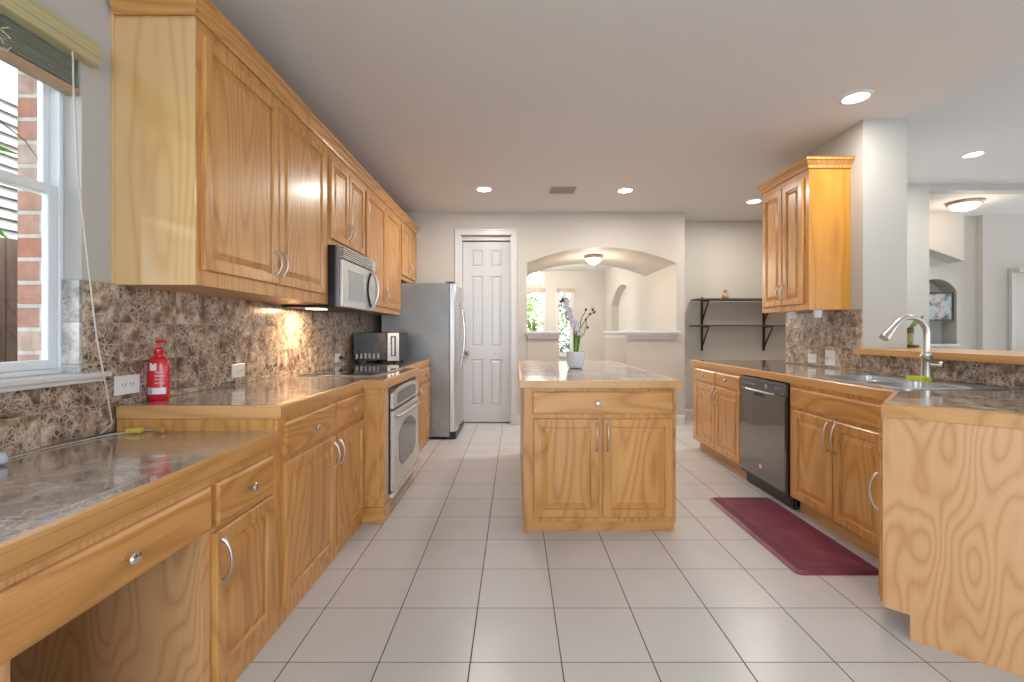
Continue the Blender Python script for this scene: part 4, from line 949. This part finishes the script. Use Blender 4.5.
# ------------------------------------------------------------ lamps
def recessed(label, x, y, z, e=13, r=.078):
    t = thing('recessed_light', label, 'ceiling light', (x, y, z), 'recessed ceiling lights')
    MB().lathe([(r+.018, -.001), (r+.018, -.006), (r, -.010), (r-.004, -.004)], (x, y, z), Z, 32, cap0=False, cap1=False).build('trim_ring', WHITE, t, smooth=True)
    MB().lathe([(r-.004, -.003), (r-.004, -.006), (0, -.007)], (x, y, z), Z, 32).build('lens', EMITW, t, smooth=True)
    l = bpy.data.lights.new('spot', 'AREA'); l.shape = 'DISK'; l.size = r*1.8; l.energy = e*LAMP; l.color = (1, .93, .84)
    lo = bpy.data.objects.new('spot', l); COL.objects.link(lo); lo.parent = t; lo.location = (0, 0, -.012)
recessed('recessed ceiling light left of the ceiling vent', -.343, 5.13, CEIL)
recessed('recessed ceiling light right of the ceiling vent', 1.23, 5.17, CEIL)
recessed('recessed ceiling light above the nook shelf', 2.89, 5.60, CEIL)
recessed('largest recessed ceiling light, nearest the camera above the sink', 2.30, 3.126, CEIL, 8)
recessed('recessed ceiling light over the living side, right of the wall end', 4.70, 4.75, 3.05)
vt = thing('ceiling_vent', 'grey rectangular ceiling vent between two recessed lights', 'vent', (.53, 5.15, CEIL))
MB().slab([(.39, 5.04), (.67, 5.04), (.67, 5.27), (.39, 5.27)], [[(.405, 5.055), (.525, 5.055), (.525, 5.255), (.405, 5.255)], [(.535, 5.055), (.655, 5.055), (.655, 5.255), (.535, 5.255)]], CEIL-.012, CEIL-.0005, lambda a, b, d: (a, b, d)).build('frame', VENT, vt)
m = MB()
for k in range(9): m.box(.405, .655, 5.062+k*.022, 5.072+k*.022, CEIL-.009, CEIL-.003)
m.build('louvers', VENT, vt)
MB().box(.40, .66, 5.05, 5.26, CEIL-.002, CEIL-.0005).build('backing', SLOT, vt)
def bowl_light(label, x, y, z, r, e):
    t = thing('flush_light', label, 'ceiling light', (x, y, z))
    MB().lathe([(r, -.001), (r*1.02, -.018), (r*.97, -.036), (r*.88, -.040)], (x, y, z), Z, 36).build('metal_band', plain('aged_brass', (.45, .36, .24), .35, .9), t, smooth=True)
    MB().lathe([(r*.88, -.040), (r*.80, -.068), (r*.58, -.098), (r*.28, -.116), (0, -.120)], (x, y, z), Z, 36).build('glass_bowl', EMITB, t, smooth=True)
    MB().lathe([(.012, -.118), (.010, -.135), (0, -.145)], (x, y, z), Z, 12).build('finial', BRONZE, t, smooth=True)
    l = bpy.data.lights.new('bulb', 'POINT'); l.energy = e*LAMP; l.color = (1, .82, .60); l.shadow_soft_size = .08
    lo = bpy.data.objects.new('bulb', l); COL.objects.link(lo); lo.parent = t; lo.location = (0, 0, -.22)
bowl_light('flush bowl ceiling light in the arched passage', 1.145, 6.75, 2.335, .135, 9)
bowl_light('flush bowl ceiling light in the foyer beyond the bar', 6.02, 6.20, 2.969, .185, 5)
ch = thing('crystal_chandelier', 'crystal chandelier glimpsed at the left edge of the archway', 'chandelier', (.36, 10.2, CEIL))
cc = V((.36, 10.2, 2.40))
MB().tube([(.36, 10.2, CEIL-.001), (.36, 10.2, 2.62)], .008, 6).lathe([(.05, 0), (.05, -.02), (.02, -.03)], (.36, 10.2, CEIL-.001), Z, 16).build('stem', NICKEL, ch)
m = MB()
for k in range(8):
    a = 2*pi*k/8; m.tube([cc+V((0, 0, .1)), cc+V((.14*math.cos(a), .14*math.sin(a), .0)), cc+V((.27*math.cos(a), .27*math.sin(a), .08))], .006, 6)
m.build('arms', NICKEL, ch)
m = MB(); random.seed(5)
for k in range(70):
    a = random.random()*6.28; r = .08+.22*random.random(); p = cc+V((r*math.cos(a), r*math.sin(a), random.uniform(-.12, .14)))
    MB().lathe([(0, -.016), (.012, 0), (0, .016)], p, Z, 6).build('crystal', CRYS, ch)
l = bpy.data.lights.new('chandelier_bulb', 'POINT'); l.energy = 85*LAMP; l.color = (1, .9, .78); l.shadow_soft_size = .2
lo = bpy.data.objects.new('chandelier_bulb', l); COL.objects.link(lo); lo.parent = ch; lo.location = (0, 0, -.35)

# ------------------------------------------------------------ dining windows and garden
for i, (a, b) in enumerate(WINS):
    m = MB(); zs = [.66+.30*k for k in range(6)]
    for x in (a, b-.035): m.box(x, x+.035, 12.02, 12.08, .66, 2.32)
    m.box(a, b, 12.02, 12.08, .66, .70).box(a, b, 12.02, 12.08, 2.285, 2.32).box(a, b, 12.02, 12.09, 1.42, 1.47)
    for k in (.96, 1.22, 1.70, 1.98): m.box(a+.03, b-.03, 12.04, 12.06, k, k+.016)
    m.box((a+b)/2-.008, (a+b)/2+.008, 12.04, 12.06, .68, 2.30)
    wn = struct(m.build('window_'+str(i+2), WHITE))
    MB().box(a+.03, b-.03, 12.065, 12.068, .69, 2.29).build('window_pane', GLASS, wn)
    struct(MB().box(a-.06, a, 11.97, 11.999, .60, 2.38).box(b, b+.06, 11.97, 11.999, .60, 2.38).box(a-.09, b+.09, 11.93, 11.999, .60, .66).build('trim_'+str(i+8), WHITE))
    tag(MB().box(a-.05, b+.05, 11.90, 11.965, 2.26, 2.36).build('window_valance', noisemat('tan_valance', (.45, .33, .27), (.55, .42, .35), 8, .6), origin=(a, 11.93, 2.26)),
        ('tan valance over the left dining window' if i == 0 else 'tan valance over the right dining window'), 'valance')
random.seed(11)
def shrub(name, label, c, rad, n, mat, lw, cat):
    c = V(c); m = MB()
    for k in range(n):
        d = V((random.gauss(0, 1), random.gauss(0, 1), random.gauss(0, 1))).normalized()*random.uniform(.3, 1)
        p = c+V((d.x*rad[0], d.y*rad[1], d.z*rad[2])); q = V((random.gauss(0, 1), random.gauss(0, 1), random.gauss(0, 1))).normalized()
        s = q.orthogonal().normalized()*lw*.5; e = q*lw*1.3
        vs = [m.bm.verts.new(x) for x in (p-e, p+s, p+e, p-s)]; m.face(vs)
    t = thing(name, label, cat, (c.x, c.y, 0)); m.build('foliage', mat, t)
    MB().tube([(c.x, c.y, -.02), (c.x+.05, c.y, c.z)], [.09, .05], 8).build('trunk', TWIG, t)
    return t
shrub('garden_tree', 'light green tree outside the left dining window', (.2, 15.3, 2.1), (1.0, .9, 1.6), 1500, LEAF2, .07, 'tree')
shrub('garden_tree', 'light green tree outside the right dining window', (2.1, 17.5, 2.2), (1.2, 1.0, 1.7), 1500, LEAF, .07, 'tree')
shrub('garden_bush', 'dark green bush outside the right dining window', (1.8, 14.4, .6), (1.1, .7, .8), 1300, noisemat('dark_leaf', (.02, .05, .015), (.05, .10, .03), 20, .6), .05, 'bush')
dp = thing('dining_plant', 'bright yellow-green leafy plant in front of the left dining window', 'potted plant', (.42, 11.5, 0))
dc = V((.42, 11.5, 0))
MB().lathe([(.12, 0), (.15, .30), (.15, .34), (.13, .34), (.12, .30)], dc, Z, 20).build('pot', POTW, dp, smooth=True)
MB().tube([dc+Z*.05, dc+Z*1.1], .02, 8).build('stem', TWIG, dp)
m = MB()
for k in range(60):
    a = random.random()*6.28; z = random.uniform(.7, 1.45); r = .12+.16*(1.6-z)
    leaf(m, dc+Z*(z-.15), dc+V((r*math.cos(a), r*math.sin(a), z+.25)), .02, 4)
m.build('leaves', LEAF2, dp, smooth=True)

for o in bpy.data.objects:
    if '_o' in o: del o['_o']
